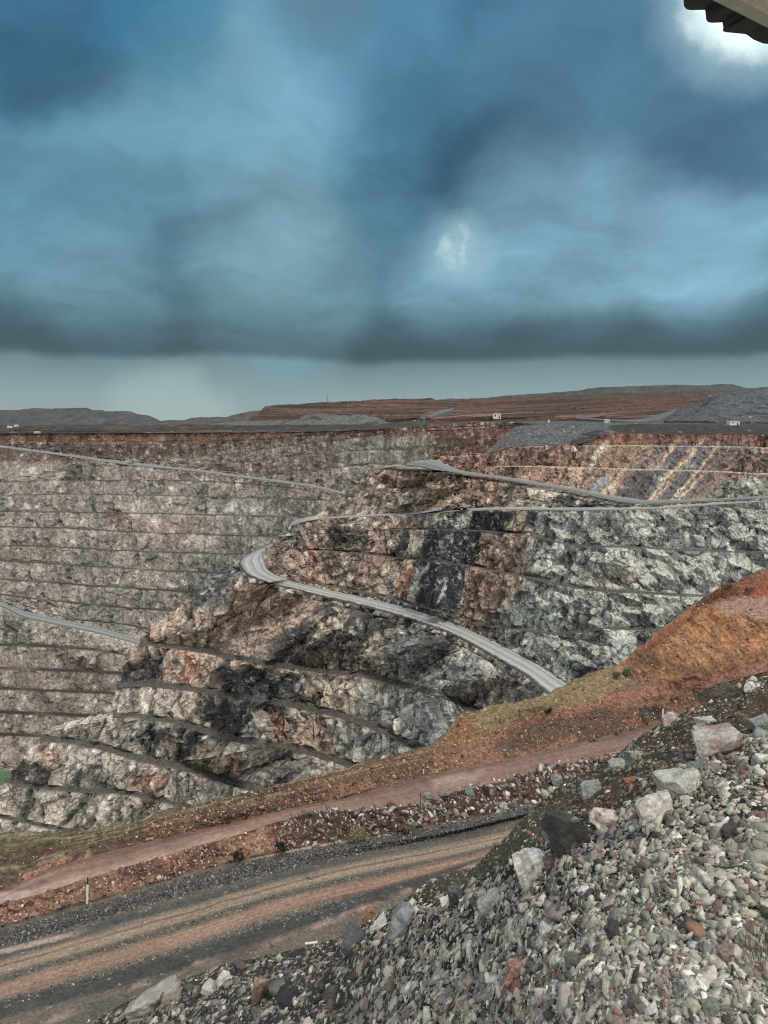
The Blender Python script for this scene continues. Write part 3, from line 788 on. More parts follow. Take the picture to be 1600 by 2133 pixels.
hill('hill', [([(880,862),(930,850),(960,840),(1012,832),(1100,826),(1200,824),(1330,820),(1440,816),(1520,815),(1700,818),(2500,824)], [(880,2050),(1400,2000),(2500,1950)]),
              ([(880,866),(950,855),(1040,848),(1160,846),(1290,848),(1380,846),(1440,842),(1700,840),(2500,840)], [(880,1990),(1440,1900),(2500,1850)]),
              ([(880,868),(950,862),(1040,858),(1160,857),(1290,860),(1400,852),(1700,850),(2500,850)], [(880,1930),(1440,1840),(2500,1800)]),
              ([(880,874),(950,871),(1040,868),(1160,868),(1290,870),(1350,872),(1700,874),(2500,874)], [(880,1860),(1440,1700),(2500,1700)])], c_red2, 60, 4, seed=460, mat=M_red)
def c_dump(V, x, y, C, s):
    C = C+lin(84, 88, 92)
    C = mixc(C, lin(62, 64, 66), sstep(0, .4, fbm(V/30, 3, s+5)))
    C = mixc(C, lin(128, 128, 122), sstep(.3, .5, fbm(V/22, 4, s+8))*.8)
    return C*(1+.9*fbm(V/7, 3, s+6))[..., None]
M_dump = terrain_mat('waste_rock', 3.5, .55, 1.6, .9)
hill('waste_rock_slope', [([(1330,874),(1372,864),(1400,858),(1440,846),(1466,836),(1478,824),(1500,818),(1560,815),(1600,811),(1700,805),(2500,800)], [(1330,1650),(1480,1600),(2500,1500)]),
              ([(1330,876),(1372,872),(1420,868),(1500,850),(1600,846),(2500,840)], [(1330,1600),(1480,1480),(2500,1400)]),
              ([(1330,878),(1372,877),(1420,877),(1500,878),(1600,879),(2500,880)], [(1330,1500),(1480,1350),(2500,1300)])], c_dump, 26, 4, seed=470, mat=M_dump, back=60)
# haul road climbing over the plain, between the hills
def c_rd(V, x, y, C, s):
    C = C+lin(98, 106, 106)
    return C*(1+.25*fbm(V/25, 3, s+6)+.12*np.sin(V[..., 0]*.7))[..., None]
hill('road', [([(870,872.5),(900,863),(915,855),(945,850)], [(870,1840),(945,1935)]), ([(870,876),(890,870),(930,858),(945,854)], [(870,1830),(945,1915)])], c_rd, 60, .2, ncol=40, seed=480, back=6, mat=M_haul)
hill('road', [([(1200,868),(1290,874),(1330,873),(1375,862),(1410,851)], [(1200,1640),(1330,1560),(1410,1640)]), ([(1200,871),(1290,877),(1330,879),(1370,875),(1390,866),(1410,854)], [(1200,1600),(1290,1450),(1370,1400),(1410,1600)])], c_rd, 60, .2, ncol=60, seed=481, back=6, mat=M_haul)

# grey stockpile on the upper bench
def c_pile(V, x, y, C, s):
    C = C+lin(92, 95, 94)
    C = mixc(C, lin(70, 78, 80), sstep(0, .4, fbm(V/16, 3, s+5)))
    C = mixc(C, lin(104, 88, 78), sstep(1090, 1060, x+fbm(V/10, 2, s+9)*14)*.5)
    C = mixc(C, lin(140, 142, 138), sstep(.28, .45, fbm(V/4, 3, s+8))*.8)
    return C*(1+.9*fbm(V/3, 3, s+6))[..., None]
pile = hill('rock_stockpile', [([(1008,944),(1030,926),(1060,898),(1082,887),(1110,885),(1160,883.5),(1215,884.5),(1262,887),(1285,897)], [(1008,835),(1060,930),(1180,930),(1285,860)]),
              ([(1008,946),(1030,943),(1060,938),(1100,933),(1160,928),(1215,926.5),(1240,922),(1262,905),(1285,903)], [(1008,829),(1060,815),(1160,785),(1285,755)])], c_pile, 14, 2.2, ncol=300, seed=490, mat=M_dump, back=30, kind=None, px=.8, depth=False)
tag(pile, 'long dark grey heap of broken rock on the upper bench beside the coloured cliff', 'rock stockpile')
# ================================================================== near bench: red track, banks and the gravel road
Fg = Sheet(-120, 2100, 1180, px=1.7)
crest = [(-120,1746),(0,1740),(100,1735),(200,1730),(300,1713),(340,1692),(450,1671),(600,1633),(750,1591),(850,1566),(905,1551),(930,1526),(960,1491),(1050,1466),(1130,1449),(1200,1416),(1300,1376),(1380,1311),(1440,1266),(1500,1226),(1600,1181),(1700,1136),(2100,1010)]
crest_h = [(-120,24.7),(0,24.6),(200,24.6),(600,23.9),(905,24.0),(960,23.3),(1130,22.1),(1200,21.6),(1300,20.7),(1380,19),(1440,17.8),(1500,16.4),(1600,15),(1700,13.6),(2100,10)]
bk = lambda dy, pts: [(x, y+dy) for x, y in pts]
cy = lambda x: float(pch(crest, np.array([float(x)]))[0])
ch = lambda x: float(pch(crest_h, np.array([float(x)]))[0])
def after(pts, hp):  # extend to crest line left part
    return pts, hp
# back slope falling into the pit
XS = [-120,0,200,340,600,750,905,960,1130,1300,1440,1600,1700,2100]
Ycr = {x: ch(x)*F/(cy(x)-HY) for x in XS}
def offs(dY, dh):
    return [(x, HY+(ch(x)+dh)*F/(Ycr[x]+dY)) for x in XS], [(x, Ycr[x]+dY) for x in XS]
p_, y_ = offs(45, 55); Fg.start(p_, y_, 'hillside')
p_, y_ = offs(6, 4.5); Fg.raw(p_, y_, FACE, 'hillside', hmode=False)
Fg.raw(crest, crest_h, FACE, 'hillside')
banktop = [(-120,1876),(0,1838),(100,1797),(200,1763),(300,1737),(400,1710),(500,1687),(600,1657),(700,1637),(800,1602),(900,1577),(1000,1541),(1100,1509),(1200,1488),(1300,1463),(1440,1438),(1600,1399),(1700,1376),(2100,1290)]
bank_h = [(-120,25.4),(0,25.3),(200,25.15),(600,24.3),(900,24.3),(1200,23.1),(1440,22.3),(1600,21.8),(1700,21.4),(2100,20)]
btY = lambda x: float(pch(bank_h, np.array([float(x)]))[0])*F/(float(pch(banktop, np.array([float(x)]))[0])-HY)
# mound: back edge of the flat top, front edge, foot
def between(f, special):
    pts, hs = [], []
    for x in [-120,0,100,200,300,400,500,600,700,800,860,905]:
        b = float(pch(banktop, np.array([float(x)]))[0]); hb = float(pch(bank_h, np.array([float(x)]))[0])
        pts.append((x, cy(x)+(b-cy(x))*f)); hs.append((x, ch(x)+(hb-ch(x))*f))
    for x, y, h in special: pts.append((x, y)); hs.append((x, h))
    return pts, hs
p_, h_ = between(.12, [(940,1535,23.9),(965,1497,23.2),(1130,1453,22.05),(1240,1404,21.2),(1310,1376,20.7),(1385,1318,19.3),(1440,1276,18.2),(1490,1250,17.7),(1540,1243,17.5),(1600,1236,17.4),(1700,1205,16.6),(2100,1090,14)])
Fg.raw(p_, h_, FACE, 'hillside')
p_, h_ = between(.2, [(940,1540,24.0),(970,1502,23.3),(1130,1457,22.1),(1240,1410,21.3),(1310,1382,20.85),(1385,1330,19.7),(1440,1289,18.7),(1490,1271,18.2),(1540,1284,18.5),(1600,1301,18.7),(1700,1290,18.2),(2100,1180,16)])
Fg.raw(p_, h_, FACE, 'hillside')
p_, h_ = between(.35, [(940,1553,24.1),(1000,1506,23.2),(1130,1467,22.2),(1240,1428,21.75),(1310,1404,21.4),(1420,1420,21.5),(1500,1395,21.1),(1600,1366,20.7),(1700,1342,20.3),(2100,1245,18.8)])
Fg.raw(p_, h_, FACE, 'hillside')
Fg.raw(banktop, bank_h, FACE, 'hillside')
tr_up = [(-120,1892),(0,1855),(100,1811),(200,1780),(300,1755),(400,1729),(500,1708),(600,1684),(700,1664),(800,1640),(950,1602),(1100,1572),(1225,1542),(1300,1525),(1365,1506),(1600,1448),(2100,1330)]
Fg.raw(tr_up, [(-120,25.7),(0,25.6),(200,25.5),(600,24.95),(900,25.1),(1200,24.7),(1600,23.9),(2100,22.2)], FACE, 'hillside')
tr_lo = [(-120,1925),(0,1886),(100,1856),(200,1826),(300,1796),(400,1766),(500,1737),(575,1712),(650,1692),(800,1684),(865,1676),(950,1650),(1050,1626),(1175,1591),(1270,1576),(1400,1540),(1600,1490),(2100,1370)]
Fg.raw(tr_lo, [(-120,25.8),(0,25.7),(200,25.6),(600,25.05),(900,25.2),(1200,24.8),(1600,24),(2100,22.4)], ROAD, 'track')
toe = [(-120,1960),(0,1930),(180,1881),(300,1846),(430,1808),(550,1781),(650,1761),(750,1746),(800,1740),(900,1720),(1025,1695),(1100,1676),(1300,1630),(1600,1560),(2100,1430)]
Fg.raw(toe, [(-120,26.5),(0,26.45),(600,26.2),(900,26.2),(1200,26.),(1600,25.5),(2100,24)], FACE, 'hillside')
w0 = [(-120,1972),(0,1944),(200,1888),(450,1816),(750,1753),(900,1730),(1100,1685),(1600,1572),(2100,1440)]
Fg.raw(w0, [(-120,26.6),(600,26.4),(1200,26.1),(2100,24.1)], BERM, 'road')
w1 = bk(9, w0)
Fg.raw(w1, [(-120,26.25),(600,26.05),(1200,25.8),(2100,23.9)], BERM, 'road')
w2 = [(-120,2003),(0,1974),(200,1914),(450,1845),(750,1776),(900,1747),(1100,1697),(1600,1588),(2100,1452)]
Fg.raw(w2, [(-120,26.6),(600,26.4),(1200,26.2),(2100,24.2)], BERM, 'road')
Fg.raw([(-120,2300),(800,2270),(1500,2200),(2100,2100)], [(-120,26.8),(800,26.8),(2100,26.8)], ROAD, 'road')
Fg.build()
V = Fg.V.astype(np.float32); xs, ys = Fg.px_x, Fg.px_y
n = Fg.normals()
nmask = np.array([[1. if q == 'hillside' else 0.] for q in Fg.names], np.float32)
rel = fbm(V/3.2, 4, 500)*.6+(ridge(V/1.3, 4, 501)-.4)*.36
toeY = pch(toe, xs); tloY = pch(tr_lo, xs)
inb = sstep(-3, 4, ys-tloY)*sstep(3, -4, ys-toeY)            # lower bank / rubble berm
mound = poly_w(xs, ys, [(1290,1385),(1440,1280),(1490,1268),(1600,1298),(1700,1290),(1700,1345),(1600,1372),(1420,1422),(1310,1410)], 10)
gul = 1-np.abs(fbm(np.stack([V[..., 0]/1.3+V[..., 2]*.2, V[..., 1]*.25, V[..., 2]*.12], -1), 3, 503))*3
_, _, fr, ft = cells(V/.55, 504)
d = nmask*(rel*(.6+.5*mound)+gul*(.12+.3*sstep(1345,1290,ys))*mound)+inb*(fbm(V/1.6, 3, 502)*.45+.22*ft)+(1-nmask)*fbm(V/.6, 3, 505)*.035
Fg.V = V+n*d[..., None]
gy = fbm(V/2.2, 4, 510); gz = fbm(V/.6, 3, 511); g3 = fbm(V/7, 3, 512)
X = xs+g3*30+gy*14; Y_ = ys+gy*11+gz*5
C = np.zeros(V.shape, np.float32)+lin(120, 92, 66)
OL, RD, OR = lin(104,96,62), lin(144,94,66), lin(188,120,54)
C = paint(C, X, Y_, [
 ([(-150,1735),(340,1690),(905,1550),(960,1560),(700,1640),(300,1740),(-150,1890)], lin(100,84,58), .95, 14),
 ([(-150,1735),(340,1690),(700,1600),(760,1612),(420,1690),(300,1725),(-150,1800)], OL, .85, 12),
 ([(-150,1750),(200,1740),(300,1722),(260,1750),(-150,1800)], lin(92,92,48), .6, 10),
 ([(600,1640),(900,1560),(960,1490),(930,1600),(700,1650)], lin(122,88,60), .8, 10),
 ([(905,1555),(960,1488),(1050,1470),(1020,1530),(930,1560)], lin(142,96,44), .9, 8),
 ([(960,1490),(1300,1378),(1330,1400),(1240,1470),(1000,1535)], lin(138,116,66), .9, 10),
 ([(1000,1500),(1150,1460),(1120,1490),(1010,1520)], lin(132,122,76), .6, 10),
 ([(940,1545),(1100,1502),(1300,1440),(1420,1415),(1600,1370),(1900,1300),(1900,1340),(1600,1400),(1300,1465),(1000,1545)], lin(150,92,68), .9, 8),
 ([(1280,1390),(1440,1270),(1490,1265),(1610,1295),(1900,1270),(1900,1300),(1600,1370),(1420,1425),(1310,1412)], OR, .97, 7),
 ([(1300,1380),(1380,1318),(1440,1270),(1480,1262),(1400,1330),(1320,1392)], lin(140,78,40), .9, 6),
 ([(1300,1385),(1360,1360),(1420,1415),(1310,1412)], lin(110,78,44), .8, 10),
 ([(1400,1400),(1520,1370),(1600,1350),(1600,1368),(1420,1422)], lin(128,86,46), .7, 8),
 ([(1440,1280),(1500,1222),(1600,1178),(2100,1000),(2100,1180),(1600,1240),(1490,1256)], lin(136,88,58), .95, 6),
 ([(1540,1235),(1600,1205),(2100,1090),(2100,1240),(1600,1255)], lin(164,78,36), .9, 7),
 ([(1480,1255),(1540,1243),(1620,1248),(2100,1150),(2100,1190),(1600,1302),(1490,1274)], lin(166,124,104), .9, 7)])
# back bank behind the track
bb = sstep(-4, 4, ys-pch(banktop, xs)-gy*4)*sstep(4, -3, ys-pch(tr_up, xs))
C = mixc(C, lin(146,98,68), bb*sstep(560, 760, X)*.8)
C = mixc(C, lin(96,74,58), bb*sstep(-.06, .12, g3+.5*gy)*.9)
C = mixc(C, lin(190,128,88), bb*sstep(560, 420, X)*sstep(.1, .3, gy)*.7)
C = paint(C, xs+gz*4, ys+gz*4, [
 ([(1330,1474),(1380,1467),(1376,1498),(1331,1504)], lin(78,70,60), .95, 2.5),
 ([(1440,1442),(1512,1422),(1534,1432),(1500,1458),(1450,1462)], lin(84,80,70), .95, 2.5),
 ([(1252,1490),(1322,1476),(1318,1500),(1258,1516)], lin(104,78,60), .8, 4),
 ([(1020,1552),(1185,1498),(1200,1530),(1060,1582)], lin(88,72,56), .75, 6),
 ([(800,1606),(900,1580),(910,1600),(810,1630)], lin(96,70,52), .7, 6)])
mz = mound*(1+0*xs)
C = mixc(C, lin(104,66,34), mz*sstep(.05,.35,gul*.35+.4*gz)*.7)
C = mixc(C, lin(196,140,80), mz*sstep(.25,.5,gz-.2*gy)*.5)
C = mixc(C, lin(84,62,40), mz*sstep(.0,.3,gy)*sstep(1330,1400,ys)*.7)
C = C*(1+nmask*(.35*gz+.2*fbm(V/.25, 2, 516)))[..., None]
# erosion lines along the grassy slope
u = (ys-pch(crest, xs))/np.maximum(pch(banktop, xs)-pch(crest, xs), 4)
er = fbm(np.stack([xs*.006, u*7+gy*.5, xs*0], -1).astype(np.float32), 4, 515)
sl = sstep(960, 820, xs)*sstep(-.02, .05, u)*sstep(1.1, .95, u)
C = mixc(C, lin(84,62,44), sl*sstep(.0,.2,er)*.9)
C = mixc(C, lin(150,132,92), sl*sstep(.05,.25,-er)*.6)
C = mixc(C, lin(64,66,34), nmask*sstep(.22,.5,gz+.5*gy)*sl*.6)
# lower bank : red on the left, brown rubble to the right
C = mixc(C, lin(146,100,74), inb*.97)
C = mixc(C, lin(96,64,48), inb*sstep(-.05,.35,gy+.5*gz)*.85*sstep(60,240,xs))
C = mixc(C, lin(166,120,78), inb*sstep(430,500,X)*sstep(600,545,X)*.7)
C = mixc(C, lin(82,58,46), inb*sstep(560,590,X+gy*12)*.92)
C = mixc(C, lin(190,158,132), inb*sstep(.3,.5,gz-.3*gy)*.55)
C = mixc(C, lin(70,52,42), sstep(.3,.6,gz*.8+.5*gy)*nmask*.4)
# track
trm = np.array([[1. if q == 'track' else 0.] for q in Fg.names], np.float32)
tv = np.clip((ys-pch(tr_up, xs))/(pch(tr_lo, xs)-pch(tr_up, xs)), 0, 1)
tc_ = np.zeros_like(C)+lin(142,104,86)
tc_ = mixc(tc_, lin(172,138,116), sstep(.5,.95,tv+.2*gy)*sstep(620,420,xs)*.85)
tc_ = mixc(tc_, lin(110,82,68), sstep(.45,.1,tv+.3*gy)*.7)
tc_ = mixc(tc_, lin(180,152,136), poly_w(xs, ys, [(-150,1868),(70,1854),(60,1872),(-150,1900)], 5)*.8)
tc_ = mixc(tc_, lin(172,144,130), poly_w(xs+gy*20, ys, [(890,1625),(1010,1605),(990,1628),(900,1645)], 9)*.6)
ts_ = fbm(np.stack([xs*.004, tv*9+.3*gy, tv*0], -1).astype(np.float32), 3, 532)
tc_ = tc_*(1+.2*gz+.12*gy+.3*ts_)[..., None]
C = C*(1-trm[..., None])+tc_*trm[..., None]
# gravel road with worn red wheel lanes
rdm = np.array([[1. if q == 'road' else 0.] for q in Fg.names], np.float32)
def band(c, hw, f): return sstep(hw+f, hw-f, np.abs(ys+gy*4-pch(c, xs)))
rc_ = np.zeros_like(C)+lin(108,96,82)
rc_ = mixc(rc_, lin(78,80,76), sstep(-.1,.3,g3+.3*gy)*.6)
dl = [(-120,2030),(0,1996),(200,1938),(400,1888),(600,1836),(760,1792)]
rc_ = mixc(rc_, lin(70,76,76), band(dl, 15, 14)*sstep(820,560,xs)*.85)
l1 = [(-120,2058),(0,2026),(200,1972),(400,1917),(600,1858),(800,1813),(1000,1776),(1200,1740)]
l2 = [(-120,2112),(0,2082),(200,2028),(400,1974),(600,1911),(800,1866),(925,1836),(1100,1800)]
l3 = [(-120,2085),(0,2055),(200,2000),(400,1944),(600,1885),(800,1840),(1000,1800)]
l4 = [(-120,2150),(0,2124),(350,2040),(600,1963),(800,1900)]
l5 = [(-120,2200),(0,2180),(200,2116),(280,2086),(420,2040),(650,1976),(720,1948)]
rc_ = mixc(rc_, lin(158,130,102), band(l1, 18, 10)*.88*(1-.35*sstep(0,.3,gz)))
rc_ = mixc(rc_, lin(104,86,70), band(bk(-4, l1), 2.2, 2)*.8)
rc_ = mixc(rc_, lin(92,86,76), band(l3, 9, 7)*.85)
rc_ = mixc(rc_, lin(160,118,90), band(l2, 17, 10)*.88*(1-.35*sstep(0,.3,gz)))
rc_ = mixc(rc_, lin(132,90,68), band(bk(14, l2), 4, 4)*sstep(500,760,xs)*.7)
rc_ = mixc(rc_, lin(70,70,68), band(l4, 19, 7)*.92)
rc_ = mixc(rc_, lin(170,132,112), band(l5, 7, 7)*sstep(-.05,.2,gy)*.7)
rc_ = mixc(rc_, lin(178,150,132), band([(-120,2012),(0,1984),(120,1958),(220,1934)], 7, 5)*sstep(210,100,xs)*.85)
rc_ = mixc(rc_, lin(176,146,128), band([(500,1792),(640,1766),(720,1750),(800,1742)], 3, 3)*sstep(480,560,xs)*sstep(800,740,xs)*.9)
wnd = sstep(-5, 2, ys-pch(w0, xs))*sstep(3, -5, ys-pch(w2, xs))
rc_ = mixc(rc_, lin(84,82,78), wnd*.9)
rc_ = rc_*(1+.35*gz+.2*gy)[..., None]
rc_ = mixc(rc_, lin(150,148,142), sstep(.34,.5,fbm(V/.28, 3, 520))*(1-band(l1,20,6))*(1-band(l2,19,6))*.7)
rc_ = mixc(rc_, lin(44,44,44), sstep(.3,.5,-fbm(V/.3, 3, 521))*(1-band(l1,20,6)*.8)*(1-band(l2,19,6)*.8)*.6)
ac = ys-pch(l1, xs)
stk = fbm(np.stack([xs*.0035, ac*.3, ac*0], -1).astype(np.float32), 3, 530)
stk2 = fbm(np.stack([xs*.006, ac*.75, ac*0+4], -1).astype(np.float32), 2, 531)
lane = np.maximum(band(l1, 20, 8), band(l2, 19, 8))
rc_ = rc_*(1+(.22+.3*lane)*(stk+.7*stk2))[..., None]
C = C*(1-rdm[..., None])+rc_*rdm[..., None]
M_dirt = terrain_mat('red_dirt', .3, .6, 1.42, .8)
M_road = terrain_mat('road_gravel', .16, .72, 1.34, .5)
M_track = terrain_mat('track_dirt', .3, .8, 1.2, .35)
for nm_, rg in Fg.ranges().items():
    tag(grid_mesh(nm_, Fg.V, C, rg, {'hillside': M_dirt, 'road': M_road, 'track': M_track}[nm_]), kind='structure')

# ================================================================== gravel dump the photographer stands on
D = Sheet(-200, 2300, 900, px=2.4)
top = [(-200,2200),(0,2172),(200,2106),(300,2071),(400,2036),(475,2009),(550,1989),(650,1966),(700,1952),(750,1927),(800,1901),(910,1831),(1000,1796),(1050,1751),(1095,1700),(1150,1645),(1270,1577),(1365,1512),(1450,1472),(1520,1444),(1560,1417),(1600,1400),(1750,1345),(2300,1200)]
topY = [(-200,34.4),(200,34.2),(400,33.2),(550,31),(650,27.5),(800,20.5),(910,15.5),(1000,12.6),(1095,11.2),(1270,10.8),(1450,10.6),(1600,11),(2300,12)]
botY = [(-200,33.6),(0,32),(200,27),(400,20.5),(600,13),(800,8.2),(1000,5.8),(1200,4.6),(1600,4.1),(2300,4.0)]
ty = lambda x: pch(top, np.array([float(x)]))[0]
tY = lambda x: pch(topY, np.array([float(x)]))[0]
XD = [-200,0,200,400,550,650,800,910,1000,1095,1270,1450,1600,2300]
hh = {x: (ty(x)-HY)/F*tY(x) for x in XD}
def skirt(dY, s): return [(x, HY+(hh[x]+max(s, hh[x]/tY(x)+.1)*dY)*F/(tY(x)+dY)) for x in XD], [(x, tY(x)+dY) for x in XD]
p_, y_ = skirt(27, .82); D.start(p_, y_, 'dump_slope')
p_, y_ = skirt(2.0, .8); D.raw(p_, y_, FACE, 'dump_slope', hmode=False)
p_, y_ = skirt(.5, .66); D.raw(p_, y_, FACE, 'dump_slope', hmode=False)
D.raw(top, topY, FACE, 'dump_slope', hmode=False)
for f in (.12, .35, .65):
    xx = [-200,-100,0,100,200,300,400,500,600,700,800,900,1000,1100,1200,1300,1400,1500,1600,1800,2300]
    pts = []; Ys = []
    for x in xx:
        t0, Y0 = ty(x), tY(x); b, Y1 = 2260., pch(botY, np.array([float(x)]))[0]
        yy = t0+(b-t0)*f
        g = f**.62 if x > 700 else f**.9
        pts.append((x, yy)); Ys.append((x, 1/(1/Y0+(1/Y1-1/Y0)*g)))
    D.raw(pts, Ys, FACE, 'dump_slope', hmode=False)
D.raw([(-200,2261),(2300,2260)], botY, FACE, 'dump_slope', hmode=False)
# the bank goes on under and behind the camera
D.raw([(-200,4600),(800,4600),(2300,4600)], [(-200,8.),(400,5),(800,2.2),(1200,1.3),(2300,1.2)], FACE, 'dump_slope', hmode=False)
D.px = 2.4
D.build()
V = D.V.astype(np.float32); xs, ys = D.px_x, D.px_y
n = D.normals()
dist = np.maximum(V[..., 1:2], 2.)
Vs = V*(6.5/dist)            # keeps the grain of the debris in step with its stone size
brown = poly_w(xs+fbm(V/.8, 3, 600)*40, ys+fbm(V/.8, 3, 601)*26, [(560,1950),(900,1800),(1100,1680),(1600,1380),(2300,1150),(2300,1420),(1650,1500),(1480,1600),(1330,1690),(1180,1700),(1130,1780),(960,1850),(840,1890),(700,1960)], 16)
edge = sstep(0, 45, ys-pch(top, xs))
D.V = V+n*((fbm(V/(.09*dist), 3, 602)*.018+fbm(V/(.03*dist), 2, 603)*.006)*dist[..., 0]*(.35+.65*edge)+0)[..., None]
g1 = fbm(V/(.05*dist), 3, 605); g2 = fbm(V/(.012*dist), 3, 606)
C = np.zeros(V.shape, np.float32)+lin(48, 45, 40)
C = mixc(C, lin(74, 66, 56), sstep(900, 650, xs+g1*60)*.9)
C = mixc(C, lin(88, 68, 46), brown)
C = mixc(C, lin(68, 62, 50), brown*sstep(0, .3, g1)*.8)
C = mixc(C, lin(118, 82, 50), brown*sstep(.15, .4, -g1)*.6)
C = mixc(C, lin(96, 90, 60), poly_w(xs+g1*30, ys+g1*20, [(880,1850),(1010,1780),(1100,1690),(1180,1690),(1120,1780),(940,1850)], 14)*.7)
C = C*(1+.5*g2)[..., None]
M_debris = terrain_mat('debris', .05, .6, 1.4, .8)
tag(grid_mesh('dump_slope', D.V, C, D.ranges()['dump_slope'], M_debris), kind='structure')
# ================================================================== finding the ground under a photo position
def proj(V):
    return CX+F*V[..., 0]/V[..., 1], HY-F*V[..., 2]/V[..., 1]
class Finder:
    def __init__(s, sheets):
        xs, ys, Vs = [], [], []
        for S in sheets:
            v = S.V.reshape(-1, 3); v = v[v[:, 1] > 1.]
            x, y = proj(v)
            m = (x > -50) & (x < 1750) & (y > 780) & (y < 2300)
            xs.append(x[m]); ys.append(y[m]); Vs.append(v[m])
        x = np.concatenate(xs); y = np.concatenate(ys); s.V = np.concatenate(Vs)
        s.g = 4
        ix = ((x+50)//s.g).astype(int); iy = ((y-780)//s.g).astype(int)
        s.w, s.h = 1800//s.g+2, 1520//s.g+2
        key = ix*s.h+iy
        o = np.lexsort((s.V[:, 1], key))
        s.key = key[o]; s.V = s.V[o]; s.x = x[o]; s.y = y[o]
    def one(s, x, y):
        best = None
        ix, iy = int((x+50)//s.g), int((y-780)//s.g)
        for dx in (-1, 0, 1):
            for dy in (-1, 0, 1):
                k = (ix+dx)*s.h+iy+dy
                a, b = np.searchsorted(s.key, [k, k+1])
                if a == b: continue
                d = np.hypot(s.x[a:b]-x, s.y[a:b]-y)
                m = d < 3.2
                if m.any():
                    Y = s.V[a:b, 1][m]
                    i = np.argmin(Y+d[m]*.001*Y)
                    p = s.V[a:b][m][i]
                    if best is None or p[1] < best[1]: best = p
        if best is None: return None
        return Vector(best)
FALL = Finder([A, B, PL, Fg]+HILLS)

def surf_lookup(S, x, y):
    """positions and normals on a sheet at photo pixels (vectorised)"""
    x = np.asarray(x); y = np.asarray(y)
    c = np.clip(np.round((x-S.xl)/(S.xr-S.xl)*(S.nc-1)).astype(int), 0, S.nc-1)
    r = np.zeros(len(x), int)
    for k in np.unique(c):
        m = c == k
        col = S.px_y[:, k]
        r[m] = np.argmin(np.abs(col[None, :]-y[m][:, None])+1e4*(S.first_row > np.arange(len(col)))[None, :], axis=1)
    return S.V[r, c], S.nrm[r, c]
for S_, k_ in ((D, 3), (Fg, 2)):
    S_.nrm = S_.normals(); S_.first_row = S_.keyrow[k_]

# ================================================================== broken stones
def hull_rock(seed, npts=13, sub=0, rough=0., sq=(1, 1, 1), boxy=.0):
    """angular rock of unit size: (verts, tris)"""
    rg = np.random.default_rng(seed)
    p = rg.normal(size=(npts, 3)); p /= np.linalg.norm(p, axis=1, keepdims=True)
    p = np.sign(p)*np.abs(p)**(1-boxy*.6)
    p *= rg.uniform(.72, 1.0, (npts, 1)); p *= np.array(sq)
    bm = bmesh.new()
    for q in p: bm.verts.new(q*.5)
    bmesh.ops.convex_hull(bm, input=bm.verts)
    bmesh.ops.delete(bm, geom=[v for v in bm.verts if not v.link_faces], context='VERTS')
    if sub:
        bmesh.ops.bevel(bm, geom=bm.edges[:], offset=.018, segments=1, affect='EDGES', clamp_overlap=True)
        bmesh.ops.triangulate(bm, faces=bm.faces[:])
        for _ in range(sub):
            bmesh.ops.subdivide_edges(bm, edges=[e for e in bm.edges if e.calc_length() > .05], cuts=1, use_grid_fill=True)
            bmesh.ops.triangulate(bm, faces=[f for f in bm.faces if len(f.verts) > 3])
        v = np.array([w.co for w in bm.verts], np.float32)
        bm.normal_update()
        nn = np.array([w.normal for w in bm.verts], np.float32)
        _, _, r1, t1 = cells(v*4.5+seed*3.7, seed % 50+600)
        dd = rough*(.5*fbm(v*3+seed, 3, seed % 50+610)+.9*t1+.25*fbm(v*14, 2, 620))
        for w, k, q in zip(bm.verts, nn, dd): w.co += Vector(k)*float(q)
    bmesh.ops.triangulate(bm, faces=bm.faces[:])
    bm.verts.index_update(); bm.verts.ensure_lookup_table()
    v = np.array([w.co for w in bm.verts], np.float32); t = np.array([[w.index for w in f.verts] for f in bm.faces], np.int32)
    bm.free()
    return v, t
def shard(seed, cuts, sq, sub=0, rough=0.):
    """crushed rock: a block knapped by random planes"""
    rg = np.random.default_rng(seed)
    bm = bmesh.new(); bmesh.ops.create_cube(bm, size=1)
    for k in range(cuts):
        nv = rg.normal(size=3); nv /= np.linalg.norm(nv)
        bmesh.ops.bisect_plane(bm, geom=bm.verts[:]+bm.edges[:]+bm.faces[:], plane_co=Vector(nv*rg.uniform(.3, .5)), plane_no=Vector(nv), clear_outer=True)
        be = [e for e in bm.edges if e.is_boundary]
        if be: bmesh.ops.holes_fill(bm, edges=be, sides=0)
    for v in bm.verts: v.co = Vector((v.co.x*sq[0], v.co.y*sq[1], v.co.z*sq[2]))
    bmesh.ops.triangulate(bm, faces=bm.faces[:])
    if sub:
        for _ in range(sub):
            bmesh.ops.subdivide_edges(bm, edges=[e for e in bm.edges if e.calc_length() > .07], cuts=1, use_grid_fill=True)
            bmesh.ops.triangulate(bm, faces=[f for f in bm.faces if len(f.verts) > 3])
        bm.normal_update()
        v = np.array([w.co for w in bm.verts], np.float32); nn = [w.normal.copy() for w in bm.verts]
        _, _, r1, t1 = cells(v*4.+seed*3.7, seed % 50+600)
        dd = rough*(.7*fbm(v*2.6+seed, 3, seed % 50+610)+.9*t1+.3*(ridge(v*6, 2, 620)-.5))
        for w, k, q in zip(bm.verts, nn, dd): w.co += k*float(q)
    bm.verts.index_update()
    v = np.array([w.co for w in bm.verts], np.float32); t = np.array([[w.index for w in f.verts] for f in bm.faces], np.int32)
    bm.free()
    return v, t
BASE = [shard(900+i, 5+i % 4, (1, .5+.12*(i % 4), .26+.08*(i % 5))) for i in range(32)]

